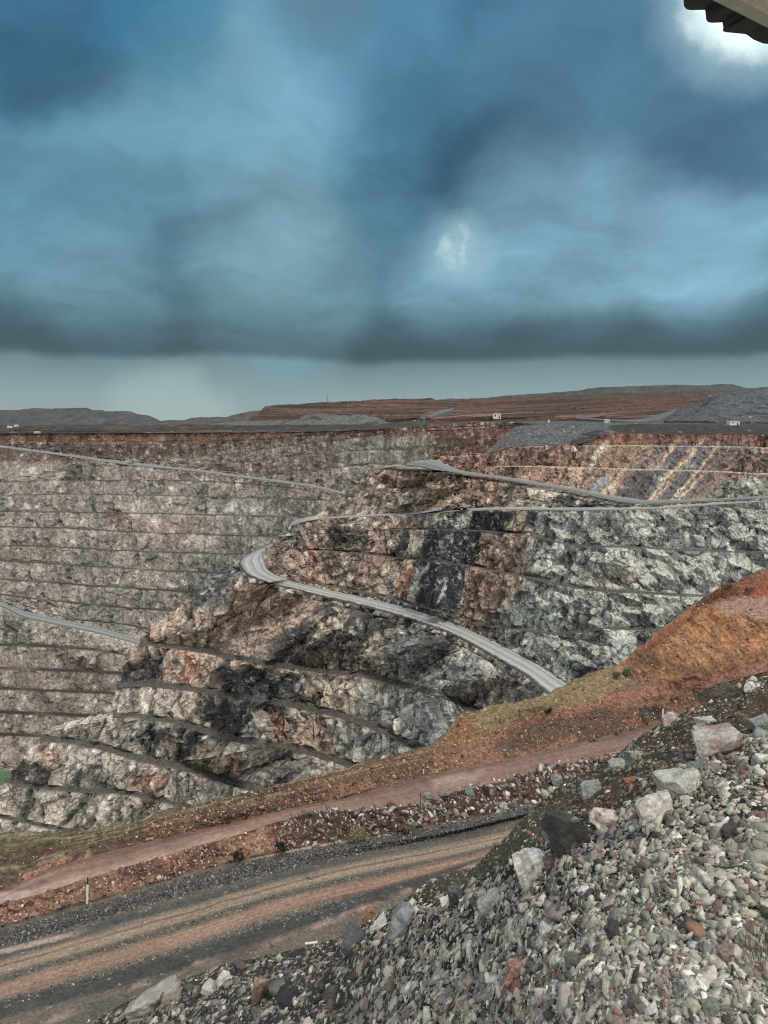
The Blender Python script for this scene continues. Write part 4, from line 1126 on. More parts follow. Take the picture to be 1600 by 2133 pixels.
def rotmat(q):
    w, x, y, z = q.T
    return np.stack([np.stack([1-2*(y*y+z*z), 2*(x*y-z*w), 2*(x*z+y*w)], -1), np.stack([2*(x*y+z*w), 1-2*(x*x+z*z), 2*(y*z-x*w)], -1), np.stack([2*(x*z-y*w), 2*(y*z+x*w), 1-2*(x*x+y*y)], -1)], 1)

def scatter(name, S, px, py, size_px, colors, tilt, mat, label=None, kind='stuff', sink=.18, seed=0, cat=None):
    rg = np.random.default_rng(seed)
    pos, nr = surf_lookup(S, px, py)
    n = len(px)
    size = size_px*pos[:, 1]/F
    # frame from the surface normal, random spin and tilt
    a = nr+rg.normal(size=(n, 3))*tilt; a /= np.linalg.norm(a, axis=1, keepdims=True)
    u = np.cross(a, rg.normal(size=(n, 3))); u /= np.linalg.norm(u, axis=1, keepdims=True)
    w = np.cross(a, u)
    M = np.stack([u, w, a], -1)*(size*rg.uniform(.85, 1.15, n))[:, None, None]
    pick = rg.integers(0, len(BASE), n)
    vs, ts, cs, base = [], [], [], 0
    for k in range(len(BASE)):
        m = np.where(pick == k)[0]
        if not len(m): continue
        v, t = BASE[k]
        ax = rg.uniform(.75, 1.2, (len(m), 1, 3))
        vv = np.einsum('nij,nkj->nki', M[m], v[None]*ax)+(pos[m]+nr[m]*(size[m]*(.17-sink))[:, None])[:, None, :]
        vs.append(vv.reshape(-1, 3)); ts.append((t[None]+(np.arange(len(m))*len(v))[:, None, None]).reshape(-1, 3)+base)
        cs.append(np.repeat(colors[m], len(v), 0)); base += len(m)*len(v)
    o = raw_mesh(name, np.concatenate(vs), np.concatenate(ts), np.concatenate(cs), mat)
    return tag(o, label, cat, None, kind)

def palette(n, cols, probs, rg, var=.32):
    c = np.array([lin(*q) for q in cols]); i = rg.choice(len(cols), n, p=np.array(probs)/sum(probs))
    return c[i]*rg.uniform(1-var, 1+var, (n, 1))*rg.uniform(.96, 1.04, (n, 3))

GREY = [(180,172,152), (154,148,132), (124,118,104), (150,134,122), (84,82,76), (140,96,72), (206,202,190), (124,130,124), (108,88,80)]
GP = [28, 22, 13, 13, 8, 3, 9, 3, 4]
BRN = [(120,104,84), (96,84,68), (142,132,118), (74,70,64), (150,112,76), (186,178,164), (110,112,108)]
BP = [16, 18, 14, 18, 10, 6, 14]
DRK = [(124,120,110), (96,94,86), (150,142,130), (130,108,94), (182,174,160), (72,70,66)]
DP = [24, 22, 18, 14, 10, 12]
M_stone = terrain_mat('crushed_stone', .035, .78, 1.24, .35)
brown_poly = [(700,1960),(840,1890),(960,1850),(1080,1800),(1150,1760),(1250,1720),(1330,1680),(1480,1590),(1600,1500),(1800,1410),(1800,1250),(1600,1395),(1270,1575),(1095,1690),(1000,1790),(800,1900)]
bp32 = lambda x, y, f: poly_w(np.asarray(x, np.float32), np.asarray(y, np.float32), brown_poly, f)
def gravel(n, lo, med, sig, seed, name, hi, region):
    rg = np.random.default_rng(seed)
    x = rg.uniform(120, 2240, n*3); y = rg.uniform(1390, 2190, n*3)
    if region == 'brown': y = pch(top, x)+rg.uniform(0, 250, n*3)
    t = pch(top, x)
    ok = y > t+2
    w = bp32(x, y, 30)
    ok &= (w < rg.uniform(.25, .75, n*3)) if region == 'grey' else (w > rg.uniform(.25, .75, n*3))
    x, y, w = x[ok][:n], y[ok][:n], w[ok][:n]
    s = np.clip(med*np.exp(rg.normal(size=len(x))*sig), lo, hi)
    # farther stones of the bank look smaller
    s *= np.interp(y-pch(top, x), [0, 60, 400], [.66, .82, 1.12])
    leftish = sstep(900, 640, x)
    if region == 'grey':
        c = palette(len(x), GREY, GP, rg)
        cd = palette(len(x), DRK, DP, rg)
        m = rg.uniform(size=len(x)) < leftish*.85
        c[m] = cd[m]; s = np.where(m, s*rg.uniform(.4, 1.25, len(x)), s)
    else:
        c = palette(len(x), BRN, BP, rg)
    return x, y, s, c
x, y, s, c = gravel(22000, 6, 14.5, .42, 21, 'gravel', 38, 'grey')
scatter('gravel', D, x, y, s, c*1.06, .36, M_stone, 'loose grey crushed stone covering the slope below the viewpoint', seed=1)
x, y, s, c = gravel(30000, 4, 8.5, .3, 22, 'gravel', 14, 'grey')
scatter('gravel', D, x, y, s, c*.72, .5, M_stone, 'fine stone chips between the larger crushed stones of the slope', seed=2, sink=.22)
x, y, s, c = gravel(9000, 3, 7.5, .5, 23, 'rubble', 24, 'brown')
scatter('rubble', D, x, y, s, c, .55, M_stone, 'scattered stones on the brown dirt edge of the dump', seed=3, sink=.22)

# stones of the banks along the track and the road
M_chip = terrain_mat('bank_stone', .12, .8, 1.2, .3)
rg = np.random.default_rng(31)
def along(n, x0, x1, la, lb, bias=1.):
    x = rg.uniform(x0, x1, n); f = rg.uniform(0, 1, n)**bias
    return x, pch(la, x)*(1-f)+pch(lb, x)*f
x, y = along(2300, 590, 1720, bk(-6, tr_lo), bk(2, toe), 1.25)
s = np.clip(6.2*np.exp(rg.normal(size=len(x))*.5), 3, 20)*np.interp(x, [560, 900, 1300], [.62, .9, 1.05])
scatter('rubble', Fg, x, y, s, palette(len(x), [(170,164,152), (126,124,118), (92,86,80), (142,118,104), (200,194,180)], [26, 26, 22, 14, 10], rg), .6, M_chip, 'stony rubble windrow between the red track and the gravel road', seed=4)
x, y = along(1500, -60, 620, tr_lo, toe)
s = np.clip(3.6*np.exp(rg.normal(size=len(x))*.45), 2, 10)
scatter('rubble', Fg, x, y, s, palette(len(x), [(196,154,128), (150,104,82), (110,84,70), (90,82,76), (206,184,164)], [26, 30, 20, 12, 10], rg), .6, M_chip, 'pinkish clods and chips on the low red bank', seed=5)
x, y = along(8500, -80, 1400, bk(-5, w0), bk(6, w2))
s = np.clip(3.2*np.exp(rg.normal(size=len(x))*.35), 2, 8)
scatter('gravel', Fg, x, y, s, palette(len(x), [(88,90,88), (66,68,68), (118,116,110), (160,156,148), (104,92,82)], [30, 28, 20, 9, 10], rg), .6, M_chip, 'dark gravel windrow along the far edge of the gravel road', seed=6)
x, y = along(5000, -80, 760, bk(44, w2), bk(150, w2)); 
keep = (np.abs(y-pch(l1, x)) > 22) & (np.abs(y-pch(l2, x)) > 22) & (y < pch(l5, x)+40)
x, y = x[keep], y[keep]
s = np.clip(2.6*np.exp(rg.normal(size=len(x))*.3), 1.6, 6)
scatter('gravel', Fg, x, y, s, palette(len(x), [(84,86,84), (62,64,64), (128,126,120), (172,168,160)], [30, 28, 22, 14], rg), .5, M_chip, 'loose dark gravel between the wheel lanes of the road', seed=7)
x, y = along(1900, -60, 1700, crest, tr_up, .9)
s = np.clip(2.6*np.exp(rg.normal(size=len(x))*.5), 1.6, 9)
scatter('rubble', Fg, x, y, s, palette(len(x), [(176,150,122), (120,96,72), (90,70,56), (200,186,166)], [26, 30, 26, 10], rg), .6, M_chip, 'small stones on the grassy slope above the red track', seed=8)

x, y = along(3600, 300, 1700, crest, tr_up, .8)
s = np.clip(3.4*np.exp(rg.normal(size=len(x))*.5), 2, 10)
cc = palette(len(x), [(172,122,74), (142,98,62), (112,82,56), (186,140,94)], [26, 26, 22, 12], rg)
scatter('rubble', Fg, x, y, s, cc, .6, M_chip, 'earthy clods lying on the orange mound and its slopes', seed=11, sink=.25)

# ================================================================== single boulders that can be told apart
M_rock = terrain_mat('boulder_stone', .03, .74, 1.28, .5)
M_rock_far = terrain_mat('bank_boulder_stone', .12, .74, 1.28, .4)
def boulder(x, y, w, h, rgb, label, S=D, name='boulder', rot=0., seed=1, npts=16, boxy=.6, sink=.2, rgb2=None, dep=.8, mat=None):
    pos, nr = surf_lookup(S, [x], [y+h*.42])
    p = pos[0]; Yd = p[1]
    W, H = w*Yd/F, h*Yd/F
    v, t = shard(seed, 5+seed % 4, (1, .85, .9), 4, .05)
    ext = v.max(0)-v.min(0); v = (v-(v.max(0)+v.min(0))/2)/ext
    c_, s_ = math.cos(rot), math.sin(rot)
    v = v*np.array([W, W*dep, H*1.08])
    v = np.stack([v[:, 0]*c_-v[:, 2]*s_, v[:, 1], v[:, 0]*s_+v[:, 2]*c_], -1)
    C = np.zeros_like(v)+lin(*rgb)
    q = (v/max(W, H)).astype(np.float32)
    C = C*(1+.45*fbm(q*4+seed, 4, 700))[:, None]
    if rgb2 is not None: C = mixc(C, lin(*rgb2), sstep(-.02, .14, fbm(q*2.2+seed*1.3, 4, 701)))
    C = mixc(C, lin(*rgb)*.55, sstep(.86, .97, 1-np.abs(fbm(q*np.array([2, 2, 5], np.float32)+seed, 3, 702))*3)*.6)
    o = raw_mesh(name, v, t, C, mat or (M_rock if S is D else M_rock_far))
    o.location = Vector(p)+Vector((0, W*dep*.25, H*(.5-sink)))
    return tag(o, label, 'rock')
BOULD = [
 (1178,1746,94,90,(70,70,67),'dark charcoal boulder with a crumbly lighter top at the gravel edge',3,.1,(132,127,118)),
 (1110,1806,72,72,(232,226,214),'white quartz block leaning at the foot of the dark charcoal boulder',4,.35,(186,176,164)),
 (1266,1718,64,34,(204,184,168),'flat pink and white slab just up the slope from the dark boulder',5,-.1,(160,132,120)),
 (1372,1692,82,48,(196,190,178),'pale cream boulder with a rounded top at the upper gravel edge',6,.15,(168,156,140)),
 (1430,1645,96,46,(176,174,162),'long pale grey ledge of rock behind the cream boulder',7,.28,(150,148,138)),
 (1502,1556,98,62,(172,162,150),'largest pinkish slab set in the brown dirt slope',8,.2,(150,124,116)),
 (1462,1612,42,32,(116,122,114),'dark green grey stone beside the largest pinkish slab',9,.3,None),
 (1328,1584,44,34,(154,156,146),'pale grey rock standing alone on the brown dirt below the crest',10,.3,(120,124,116)),
 (1232,1646,46,32,(140,142,136),'grey wedge of rock low on the brown dirt slope',11,.1,None),
 (1290,1600,40,22,(150,152,142),'flat grey stone left of the pale grey rock',12,.2,None),
 (1320,1636,28,20,(150,104,58),'rusty ochre stone below the pale grey rock',13,.3,None),
 (1567,1434,30,22,(206,200,188),'white angular block near the top of the dirt crest',14,-.3,None),
 (1568,1418,22,13,(190,188,176),'small pale stone perched above the white angular block',15,.3,None),
 (1522,1441,36,40,(104,104,94),'dark grey slab leaning out of the crest of the dirt slope',16,.9,None),
 (1590,1506,44,34,(132,138,136),'blue grey boulder at the right edge of the dirt slope',17,.3,None),
 (1596,1600,28,22,(214,210,202),'bright white stone at the right edge above the gravel',18,.2,None),
 (1400,1502,36,26,(188,176,160),'pale stone lying just under the crest above the guide post',19,.5,None),
 (1475,1516,44,20,(178,172,158),'long pale stone high on the brown dirt slope',20,-.2,None),
 (955,1872,32,48,(92,96,86),'upright grey green slab standing in the gravel',21,.1,(70,72,66)),
 (930,1878,24,20,(210,206,196),'white stone touching the upright grey green slab',22,.4,None),
 (842,1927,84,60,(116,122,124),'broad blue grey slab at the lower edge of the dump',23,.5,(140,142,138)),
 (774,1906,34,34,(168,112,76),'rust orange block beside the road edge',24,.6,None),
 (738,1958,46,48,(86,90,92),'dark grey leaning block in the rubble above the road',25,.8,None),
 (790,1930,40,26,(196,192,182),'whitish slab between the rust orange block and the blue grey slab',26,.5,None),
 (540,2053,36,62,(136,104,90),'tall brown red rock standing in the rubble',27,-.1,(160,132,118)),
 (318,2092,104,40,(160,152,140),'long pale slab lying along the toe of the dump',28,.35,(180,170,154)),
 (358,2084,40,40,(168,150,136),'pinkish block resting on the long pale slab',29,.3,None),
 (436,2060,42,34,(178,172,160),'pale cracked block in the rubble above the long slab',30,.3,None),
 (468,2048,34,24,(204,200,190),'white flat stone at the upper edge of the rubble toe',31,.4,None),
 (502,2012,30,28,(98,84,78),'dark brown angular stone at the top of the rubble toe',32,.2,None),
 (600,2078,44,32,(58,60,62),'black pointed rock in the rubble of the lower slope',33,.5,None),
 (1082,2032,52,42,(148,100,88),'red brown stone lying on the grey gravel',34,-.5,(170,120,104)),
 (1141,1942,34,30,(172,172,164),'pale rounded stone in the middle of the gravel',35,.2,None),
 (1398,1950,36,34,(150,150,140),'large grey stone on the right part of the gravel',36,.2,None),
 (1524,1994,44,30,(136,112,102),'brownish pink stone beside the dry grass tuft',37,.2,None),
 (1026,1884,64,26,(164,162,154),'thin grey slab leaning along the gravel edge',38,.45,None),
 (966,2088,34,34,(168,150,138),'pinkish grey stone near the bottom of the gravel',39,.3,None),
 (1490,2116,46,28,(112,120,108),'greenish stone at the bottom right of the gravel',40,.1,None),
 (1196,2004,36,30,(96,98,96),'dark grey stone below the pale rounded stone',41,.2,None),
 (1281,1948,30,42,(70,70,70),'black wedge shaped stone in the gravel',42,.5,None),
 (1524,1726,40,28,(78,76,72),'dark rounded stone high on the right of the gravel',43,.1,None),
 (1148,1800,36,26,(120,98,88),'brown stone between the charcoal boulder and the white block',44,.2,None),
 (1135,2080,36,36,(176,162,150),'cream stone near the bottom edge beside a dark twig',45,.2,None)]
for x, y, w, h, rgb, lab, sd, rot, rgb2 in BOULD:
    boulder(x, y, w, h, rgb, lab, rot=rot, seed=sd+1000, rgb2=rgb2, sink=.14 if sd == 3 else .36, npts=12 if w > 60 else 10, dep=.9 if h > 40 else .75)
rg = np.random.default_rng(77); ex, ey, es = [], [], []
for x, y, w, h, *_ in BOULD:
    k = int(6+w*.35)
    a = rg.uniform(-.3, math.pi+.3, k)
    ex += list(x+np.cos(a)*w*rg.uniform(.4, .75, k)); ey += list(y+h*.42+np.abs(np.sin(a))*h*rg.uniform(.0, .3, k)); es += list(np.clip(w*.16*np.exp(rg.normal(size=k)*.4), 4, 18))
ex, ey, es = map(np.array, (ex, ey, es)); ok = ey > pch(top, ex)+2; ex, ey, es = ex[ok], ey[ok], es[ok]
scatter('rubble', D, ex, ey, es, palette(len(ex), BRN+GREY[:4], BP+[12]*4, rg), .5, M_stone, 'broken chips gathered round the feet of the boulders', seed=9)
for x, y, w, h, rgb, lab, sd in [
 (980,1655,20,24,(124,130,124),'blue grey stone upright on the rubble windrow',1),
 (895,1660,18,16,(142,144,138),'grey stone at the left end of the rubble windrow beside the picket',2),
 (925,1656,28,14,(120,124,116),'flat dark stone on top of the rubble windrow',3),
 (1160,1628,24,26,(130,132,128),'largest grey block of the rubble windrow near the dump',4),
 (1050,1682,20,16,(160,152,142),'pale stone on the face of the rubble windrow',5),
 (815,1673,16,14,(142,96,66),'rusty brown stone at the edge of the red track',6),
 (312,1747,18,9,(176,132,100),'pale orange clod on the far edge of the red track',7),
 (645,1842,12,9,(126,128,126),'lone grey stone on the windrow of the gravel road',8)]:
    boulder(x, y, w, h, rgb, lab, S=Fg, seed=sd+2000, npts=12, rot=.2)
# ================================================================== bushes, trees, grass
def leaf_cloud(n, rx, ry, rz, leaf, seed, shape='dome', cl=14):
    """vertices/quads of many small leaves in clumps"""
    rg = np.random.default_rng(seed)
    c = rg.normal(size=(cl, 3)); c /= np.linalg.norm(c, axis=1, keepdims=True); c[:, 2] = np.abs(c[:, 2])*.9
    c *= rg.uniform(.45, .85, (cl, 1))
    p = c[rg.integers(0, cl, n)]+rg.normal(size=(n, 3))*.17
    p[:, 2] = np.maximum(p[:, 2], -.02)
    p = p*np.array([rx, ry, rz])
    a = rg.normal(size=(n, 3)); a /= np.linalg.norm(a, axis=1, keepdims=True)
    b = np.cross(a, rg.normal(size=(n, 3))); b /= np.linalg.norm(b, axis=1, keepdims=True)
    s = leaf*rg.uniform(.6, 1.3, (n, 1))
    q = np.stack([p-a*s, p+b*s*.35, p+a*s, p-b*s*.35], 1)
    col = rg.uniform(.65, 1.35, (n, 1))
    return q.reshape(-1, 3), np.arange(n*4).reshape(-1, 4), np.repeat(col, 4, 0)
def stems(n, rx, ry, rz, th, seed):
    rg = np.random.default_rng(seed); vs, qs = [], []
    for i in range(n):
        e = rg.normal(size=3); e /= np.linalg.norm(e); e[2] = abs(e[2])*.8+.3
        e = e*np.array([rx, ry, rz])*.75
        pts = [np.zeros(3), e*.5+rg.normal(size=3)*.05*rx, e]
        base = len(vs)*1
        for k, p in enumerate(pts):
            r = th*(1-k*.38)
            for m in range(4):
                an = m*math.pi/2
                vs.append(p+np.array([math.cos(an)*r, math.sin(an)*r, 0]))
        for k in range(2):
            for m in range(4):
                qs.append([base+k*4+m, base+k*4+(m+1) % 4, base+k*4+4+(m+1) % 4, base+k*4+4+m])
    return np.array(vs), np.array(qs)
M_leaf = terrain_mat('leaf', .2, .8, 1.2, .0)
M_wood = plain_mat('bark', lin(92, 78, 64), .9)
def bush(name, x, y, w, h, rgb, label, cat, seed, n=700, S=Fg, leafpx=2.2, crown='foliage', stem='stem', group=None):
    if S is None: p = FALL.one(x, y)
    else: p = Vector(surf_lookup(S, [x], [y])[0][0])
    k = p.y/F
    W, H = w*k/2, h*k
    root = bpy.data.objects.new(name, None); COL.objects.link(root); root.location = p; root.empty_display_size = .2
    v, q, c = leaf_cloud(n, W, W*.9, H*.8, leafpx*k, seed)
    v[:, 2] += H*.08
    raw_mesh(crown, v, q, np.repeat(lin(*rgb)[None], len(v), 0)*c, M_leaf, parent=root)
    v, q = stems(8, W, W*.9, H*.8, .35*k, seed)
    raw_mesh(stem, v, q, None, M_wood, parent=root)
    tag(root, label, cat, group)
    return root
bush('shrub', 748, 1748, 44, 36, (148,142,92), 'large pale yellow green saltbush beside the gravel windrow', 'shrub', 1, 1100)
bush('shrub', 852, 1736, 28, 30, (128,122,92), 'faded straggly saltbush at the foot of the rubble windrow', 'shrub', 2, 500)
bush('shrub', 496, 1790, 24, 22, (62,60,46), 'small dark shrub on the face of the red bank', 'shrub', 3, 500)
bush('shrub', 587, 1772, 30, 18, (58,60,50), 'low dark shrub where the red bank turns to rubble', 'shrub', 4, 500)
bush('shrub', 1287, 1526, 22, 13, (146,136,106), 'pale rounded tussock at the foot of the orange bank', 'shrub', 5, 400)
bush('shrub', 1321, 1518, 18, 9, (150,140,108), 'flat pale tussock between the rounded tussock and the guide post', 'shrub', 6, 300)
bush('shrub', 1348, 1500, 30, 22, (142,128,100), 'dry twiggy bush against the dark patch of the orange bank', 'shrub', 7, 600)
bush('shrub', 1236, 1542, 22, 8, (126,116,92), 'thin grey tussock at the far edge of the red track', 'shrub', 8, 250)
bush('shrub', 1282, 1412, 24, 13, (96,106,76), 'grey green bush on the grassy slope below the orange mound', 'shrub', 9, 450)
bush('shrub', 1308, 1402, 20, 14, (116,124,88), 'lighter green bush touching the foot of the orange mound', 'shrub', 10, 450)
bush('shrub', 1517, 1226, 22, 10, (82,86,58), 'dark green bush on the skyline edge of the orange mound', 'shrub', 11, 400)
bush('shrub', 1560, 1228, 20, 8, (104,96,62), 'olive bush on the red top of the mound', 'shrub', 12, 350)
bush('shrub', 1442, 1500, 20, 15, (104,104,58), 'yellow green weed just behind the crest of the dump', 'shrub', 13, 350)
bush('shrub', 1141, 1484, 20, 12, (64,52,36), 'small blackish shrub in the middle of the grassy slope', 'shrub', 14, 300)
bush('shrub', 472, 1708, 22, 10, (78,62,40), 'brown low shrub on the orange bank left of the track', 'shrub', 15, 300)
bush('shrub', 512, 1700, 16, 10, (84,70,44), 'tiny brown shrub right of the brown low shrub', 'shrub', 16, 250)
def tussock(x, y, w, h, rgb, label, seed, n, S=D, name='grass_tuft'):
    p = surf_lookup(S, [x], [y])[0][0]; k = p[1]/F
    rg = np.random.default_rng(seed); vs, qs, cs = [], [], []
    for i in range(n):
        b = np.array([rg.normal()*w*.22*k, rg.normal()*w*.22*k, -.01]); lean = np.array([rg.normal()*w*.28*k, rg.normal()*w*.28*k, h*k*rg.uniform(.5, 1.05)])
        t = np.array([rg.normal(), rg.normal(), 0]); t = t/np.linalg.norm(t)*.55*k*rg.uniform(.6, 1.2)
        m = b+lean*np.array([.35, .35, .6])
        o = len(vs); vs += [b-t, b+t, m+t*.8, m-t*.8, b+lean+t*.15, b+lean-t*.15]
        qs += [[o, o+1, o+2, o+3], [o+3, o+2, o+4, o+5]]
        cs += [lin(*rgb)*rg.uniform(.6, 1.4)]*6
    o = raw_mesh(name, np.array(vs), np.array(qs), np.array(cs), M_leaf); o.location = Vector(p)
    return tag(o, label, 'grass')
tussock(1588, 2010, 90, 90, (112,106,72), 'dry grass tuft growing from the gravel at the right edge', 1, 90)
tussock(1064, 1800, 30, 26, (92,112,48), 'small green grass tuft left of the white quartz block', 2, 60)
tussock(1035, 1772, 26, 16, (120,104,60), 'dry yellow grass tuft on the brown dirt edge', 3, 50)

# trees on the far hills: two kinds, copied
def tree_proto(seed, h):
    root = bpy.data.objects.new('tree', None); COL.objects.link(root)
    v, q, c = leaf_cloud(320, h*.42, h*.42, h*.5, h*.09, seed, cl=9); v[:, 2] += h*.42
    raw_mesh('crown', v, q, np.repeat(lin(44, 48, 36)[None], len(v), 0)*c, M_leaf, parent=root)
    v, q = stems(5, h*.32, h*.32, h*.8, h*.05, seed); raw_mesh('trunk', v, q, None, M_wood, parent=root)
    return root
TREES = [(714,836,4.6),(719,836,5),(728,835.5,3.4),(742,835,3),(756,835,5),(1092,853,3.4),(1102,854,3.2),(1114,856,4.4),(1127,852,3),(1160,851,3),(1196,849,5),(1210,849,4.6),(1247,856,3.4),(1288,849,3.6)]
protos = {}
for i, (x, y, hp) in enumerate(TREES):
    p = FALL.one(x, y+1.5) or FALL.one(x, y+4)
    if p is None: continue
    k = i % 2
    if k not in protos:
        o = protos[k] = tree_proto(50+k, 9.)
    else:
        o = protos[k].copy(); COL.objects.link(o)
        for chd in protos[k].children:
            c_ = chd.copy(); COL.objects.link(c_); c_.parent = o
    o.location = p; f = hp*p.y/F/9.; o.scale = (f, f, f); o.rotation_euler.z = i*1.3
    sky_ = x < 800
    tag(o, 'tiny dark tree on the skyline of the red hill beside the mast' if sky_ else 'tiny dark tree on a terrace of the broad red hill behind the pale shed', 'tree', 'skyline trees' if sky_ else 'terrace trees')

# ================================================================== man-made things
class MB:
    def __init__(s): s.bm = bmesh.new()
    def box(s, c, d, rot=None, bev=.0):
        g = bmesh.ops.create_cube(s.bm, size=1)['verts']
        bmesh.ops.scale(s.bm, vec=Vector(d), verts=g)
        if bev: 
            r = bmesh.ops.bevel(s.bm, geom=list({e for v in g for e in v.link_edges}), offset=bev, segments=2, affect='EDGES'); g = r['verts']
        if rot: bmesh.ops.rotate(s.bm, cent=(0, 0, 0), matrix=Euler(rot).to_matrix(), verts=g)
        bmesh.ops.translate(s.bm, vec=Vector(c), verts=g); return s
    def cyl(s, a, b, r0, r1=None, seg=14):
        a, b = Vector(a), Vector(b); d = b-a
        g = bmesh.ops.create_cone(s.bm, cap_ends=True, segments=seg, radius1=r0, radius2=r0 if r1 is None else r1, depth=d.length)['verts']
        bmesh.ops.rotate(s.bm, cent=(0, 0, 0), matrix=d.to_track_quat('Z', 'Y').to_matrix(), verts=g)
        bmesh.ops.translate(s.bm, vec=(a+b)/2, verts=g); return s
    def prism(s, prof, y0, y1):
        """profile in XZ extruded along Y"""
        a = [s.bm.verts.new((x, y0, z)) for x, z in prof]; b = [s.bm.verts.new((x, y1, z)) for x, z in prof]
        n = len(prof); s.bm.faces.new(a[::-1]); s.bm.faces.new(b)
        for i in range(n): s.bm.faces.new((a[i], a[(i+1) % n], b[(i+1) % n], b[i]))
        bmesh.ops.recalc_face_normals(s.bm, faces=s.bm.faces[:]); return s
    def build(s, name, mat, parent=None, smooth=False):
        me = bpy.data.meshes.new(name); s.bm.to_mesh(me); s.bm.free(); me.materials.append(mat)
        if smooth: me.polygons.foreach_set('use_smooth', [True]*len(me.polygons))
        o = bpy.data.objects.new(name, me); COL.objects.link(o); o.parent = parent; return o
def empty(name, loc, rz, label, cat, group=None, sc=1.):
    o = bpy.data.objects.new(name, None); COL.objects.link(o); o.location = loc; o.rotation_euler = (0, 0, rz); o.scale = (sc,)*3
    return tag(o, label, cat, group)
def dup(root, loc, rz, label, group=None, sc=None):
    r = root.copy(); COL.objects.link(r); r.location = loc; r.rotation_euler = (0, 0, rz); r['label'] = label
    if sc: r.scale = (sc,)*3
    if group: r['group'] = group
    for ch_ in root.children:
        c = ch_.copy(); COL.objects.link(c); c.parent = r
        for g in ch_.children:
            d = g.copy(); COL.objects.link(d); d.parent = c
    return r
M_tray = plain_mat('tray_paint', lin(150, 160, 158), .5, 0, .25, .6)
M_cab = plain_mat('cab_paint', lin(196, 192, 178), .5, 0, .15, .8)
M_black = plain_mat('tyre_rubber', lin(34, 34, 34), .9, 0, .2)
M_steel = plain_mat('dusty_steel', lin(84, 84, 82), .7, .2)
M_white = plain_mat('white_paint', lin(226, 224, 216), .5, 0, .06)
M_glass = plain_mat('dark_glass', lin(24, 28, 32), .12, 0, .05)
M_cream = plain_mat('cream_sheet', lin(206, 200, 180), .6, 0, .1, .5)
M_rim = plain_mat('rim_paint', lin(176, 172, 160), .5)

def haul_truck(loc, rz, label, sc=1., group=None):
    r = empty('haul_truck', loc, rz, label, 'haul truck', group, sc)
    b = MB(); b.box((.2, 0, 2.1), (11.2, 2.4, 1.2)).box((-3.2, 0, 1.8), (1.2, 6, 1)).box((4.3, 0, 1.8), (1.2, 6.2, .9)).build('chassis', M_steel, r)
    b = MB(); b.box((4.9, 0, 3.1), (2.2, 3.6, 2.0), bev=.12).box((4.4, 0, 4.15), (3.4, 6.6, .18)); 
    for k in range(5): b.box((6.05, -1.2+k*.6, 3.), (.1, .12, 1.7))
    b.build('bonnet', M_cab, r)
    b = MB(); b.box((4.2, 1.9, 5.0), (1.9, 1.9, 1.55), bev=.12); cb = b.build('cab', M_cab, r)
    MB().box((5.17, 1.9, 5.25), (.06, 1.6, .8)).box((4.3, 2.87, 5.25), (1.3, .06, .75)).build('window', M_glass, cb)
    t = MB()
    t.prism([(-6.9, 4.5), (-6.6, 4.1), (-1.2, 3.0), (2.6, 3.5), (3.0, 5.9), (6.3, 6.25), (6.3, 6.5), (2.7, 6.3), (2.3, 3.9), (-1.2, 3.4)], -3.3, 3.3)
    for y_ in (-3.42, 3.42):
        t.prism([(-6.9, 4.5), (-6.6, 4.1), (-1.2, 3.0), (2.6, 3.5), (3.0, 5.9), (3.0, 6.4), (-.5, 6.0), (-5.8, 5.5)], y_-.11, y_+.11)
        for k in range(5): t.box((-5.2+k*1.7, y_*1.03, 4.6), (.22, .2, 1.7))
    t.build('tray', M_tray, r)
    for x_, ys_ in ((4.2, (-2.9, 2.9)), (-3.2, (-3.1, -1.5, 1.5, 3.1))):
        for y_ in ys_:
            w = MB().cyl((x_, y_-.62, 1.85), (x_, y_+.62, 1.85), 1.85, seg=22).build('wheel', M_black, r)
            MB().cyl((x_, y_-.66, 1.85), (x_, y_+.66, 1.85), .95, seg=16).build('rim', M_rim, w)
    lad = MB()
    for s_ in (-1.1, 1.1):
        lad.box((6.2, s_-.35, 2.4), (.1, .08, 3.2), rot=None).box((6.2, s_+.35, 2.4), (.1, .08, 3.2))
    lad.build('ladder', M_steel, r)
    for s_ in (-1.5, 1.5): MB().cyl((6.0, s_, 2.15), (6.12, s_, 2.15), .25).build('headlight', M_white, r)
    return r
def on(x, y): 
    p = FALL.one(x, y)
    if p is None: p = FALL.one(x, y+3) or FALL.one(x, y-3)
    return p
def ps(x, y, wpx, real):  # position and size factor
    p = on(x, y); return p, wpx*p.y/F/real
p, f = ps(967, 1064, 27, 12.5)
tr = haul_truck(p, R(180+32), 'grey green haul truck with a raised tray rim on the middle haul road', f)
p, f = ps(879, 872.5, 8.5, 9); dup(tr, p, R(262), 'haul truck on the left of two driving down the road between the red hills', None, f)
p, f = ps(892.5, 871.5, 8.5, 9); dup(tr, p, R(255), 'haul truck on the right of two driving down the road between the red hills', None, f)
p, f = ps(270, 964.5, 10, 11); dup(tr, p, R(8), 'distant dark haul truck on the long ramp of the far pit wall', None, f)

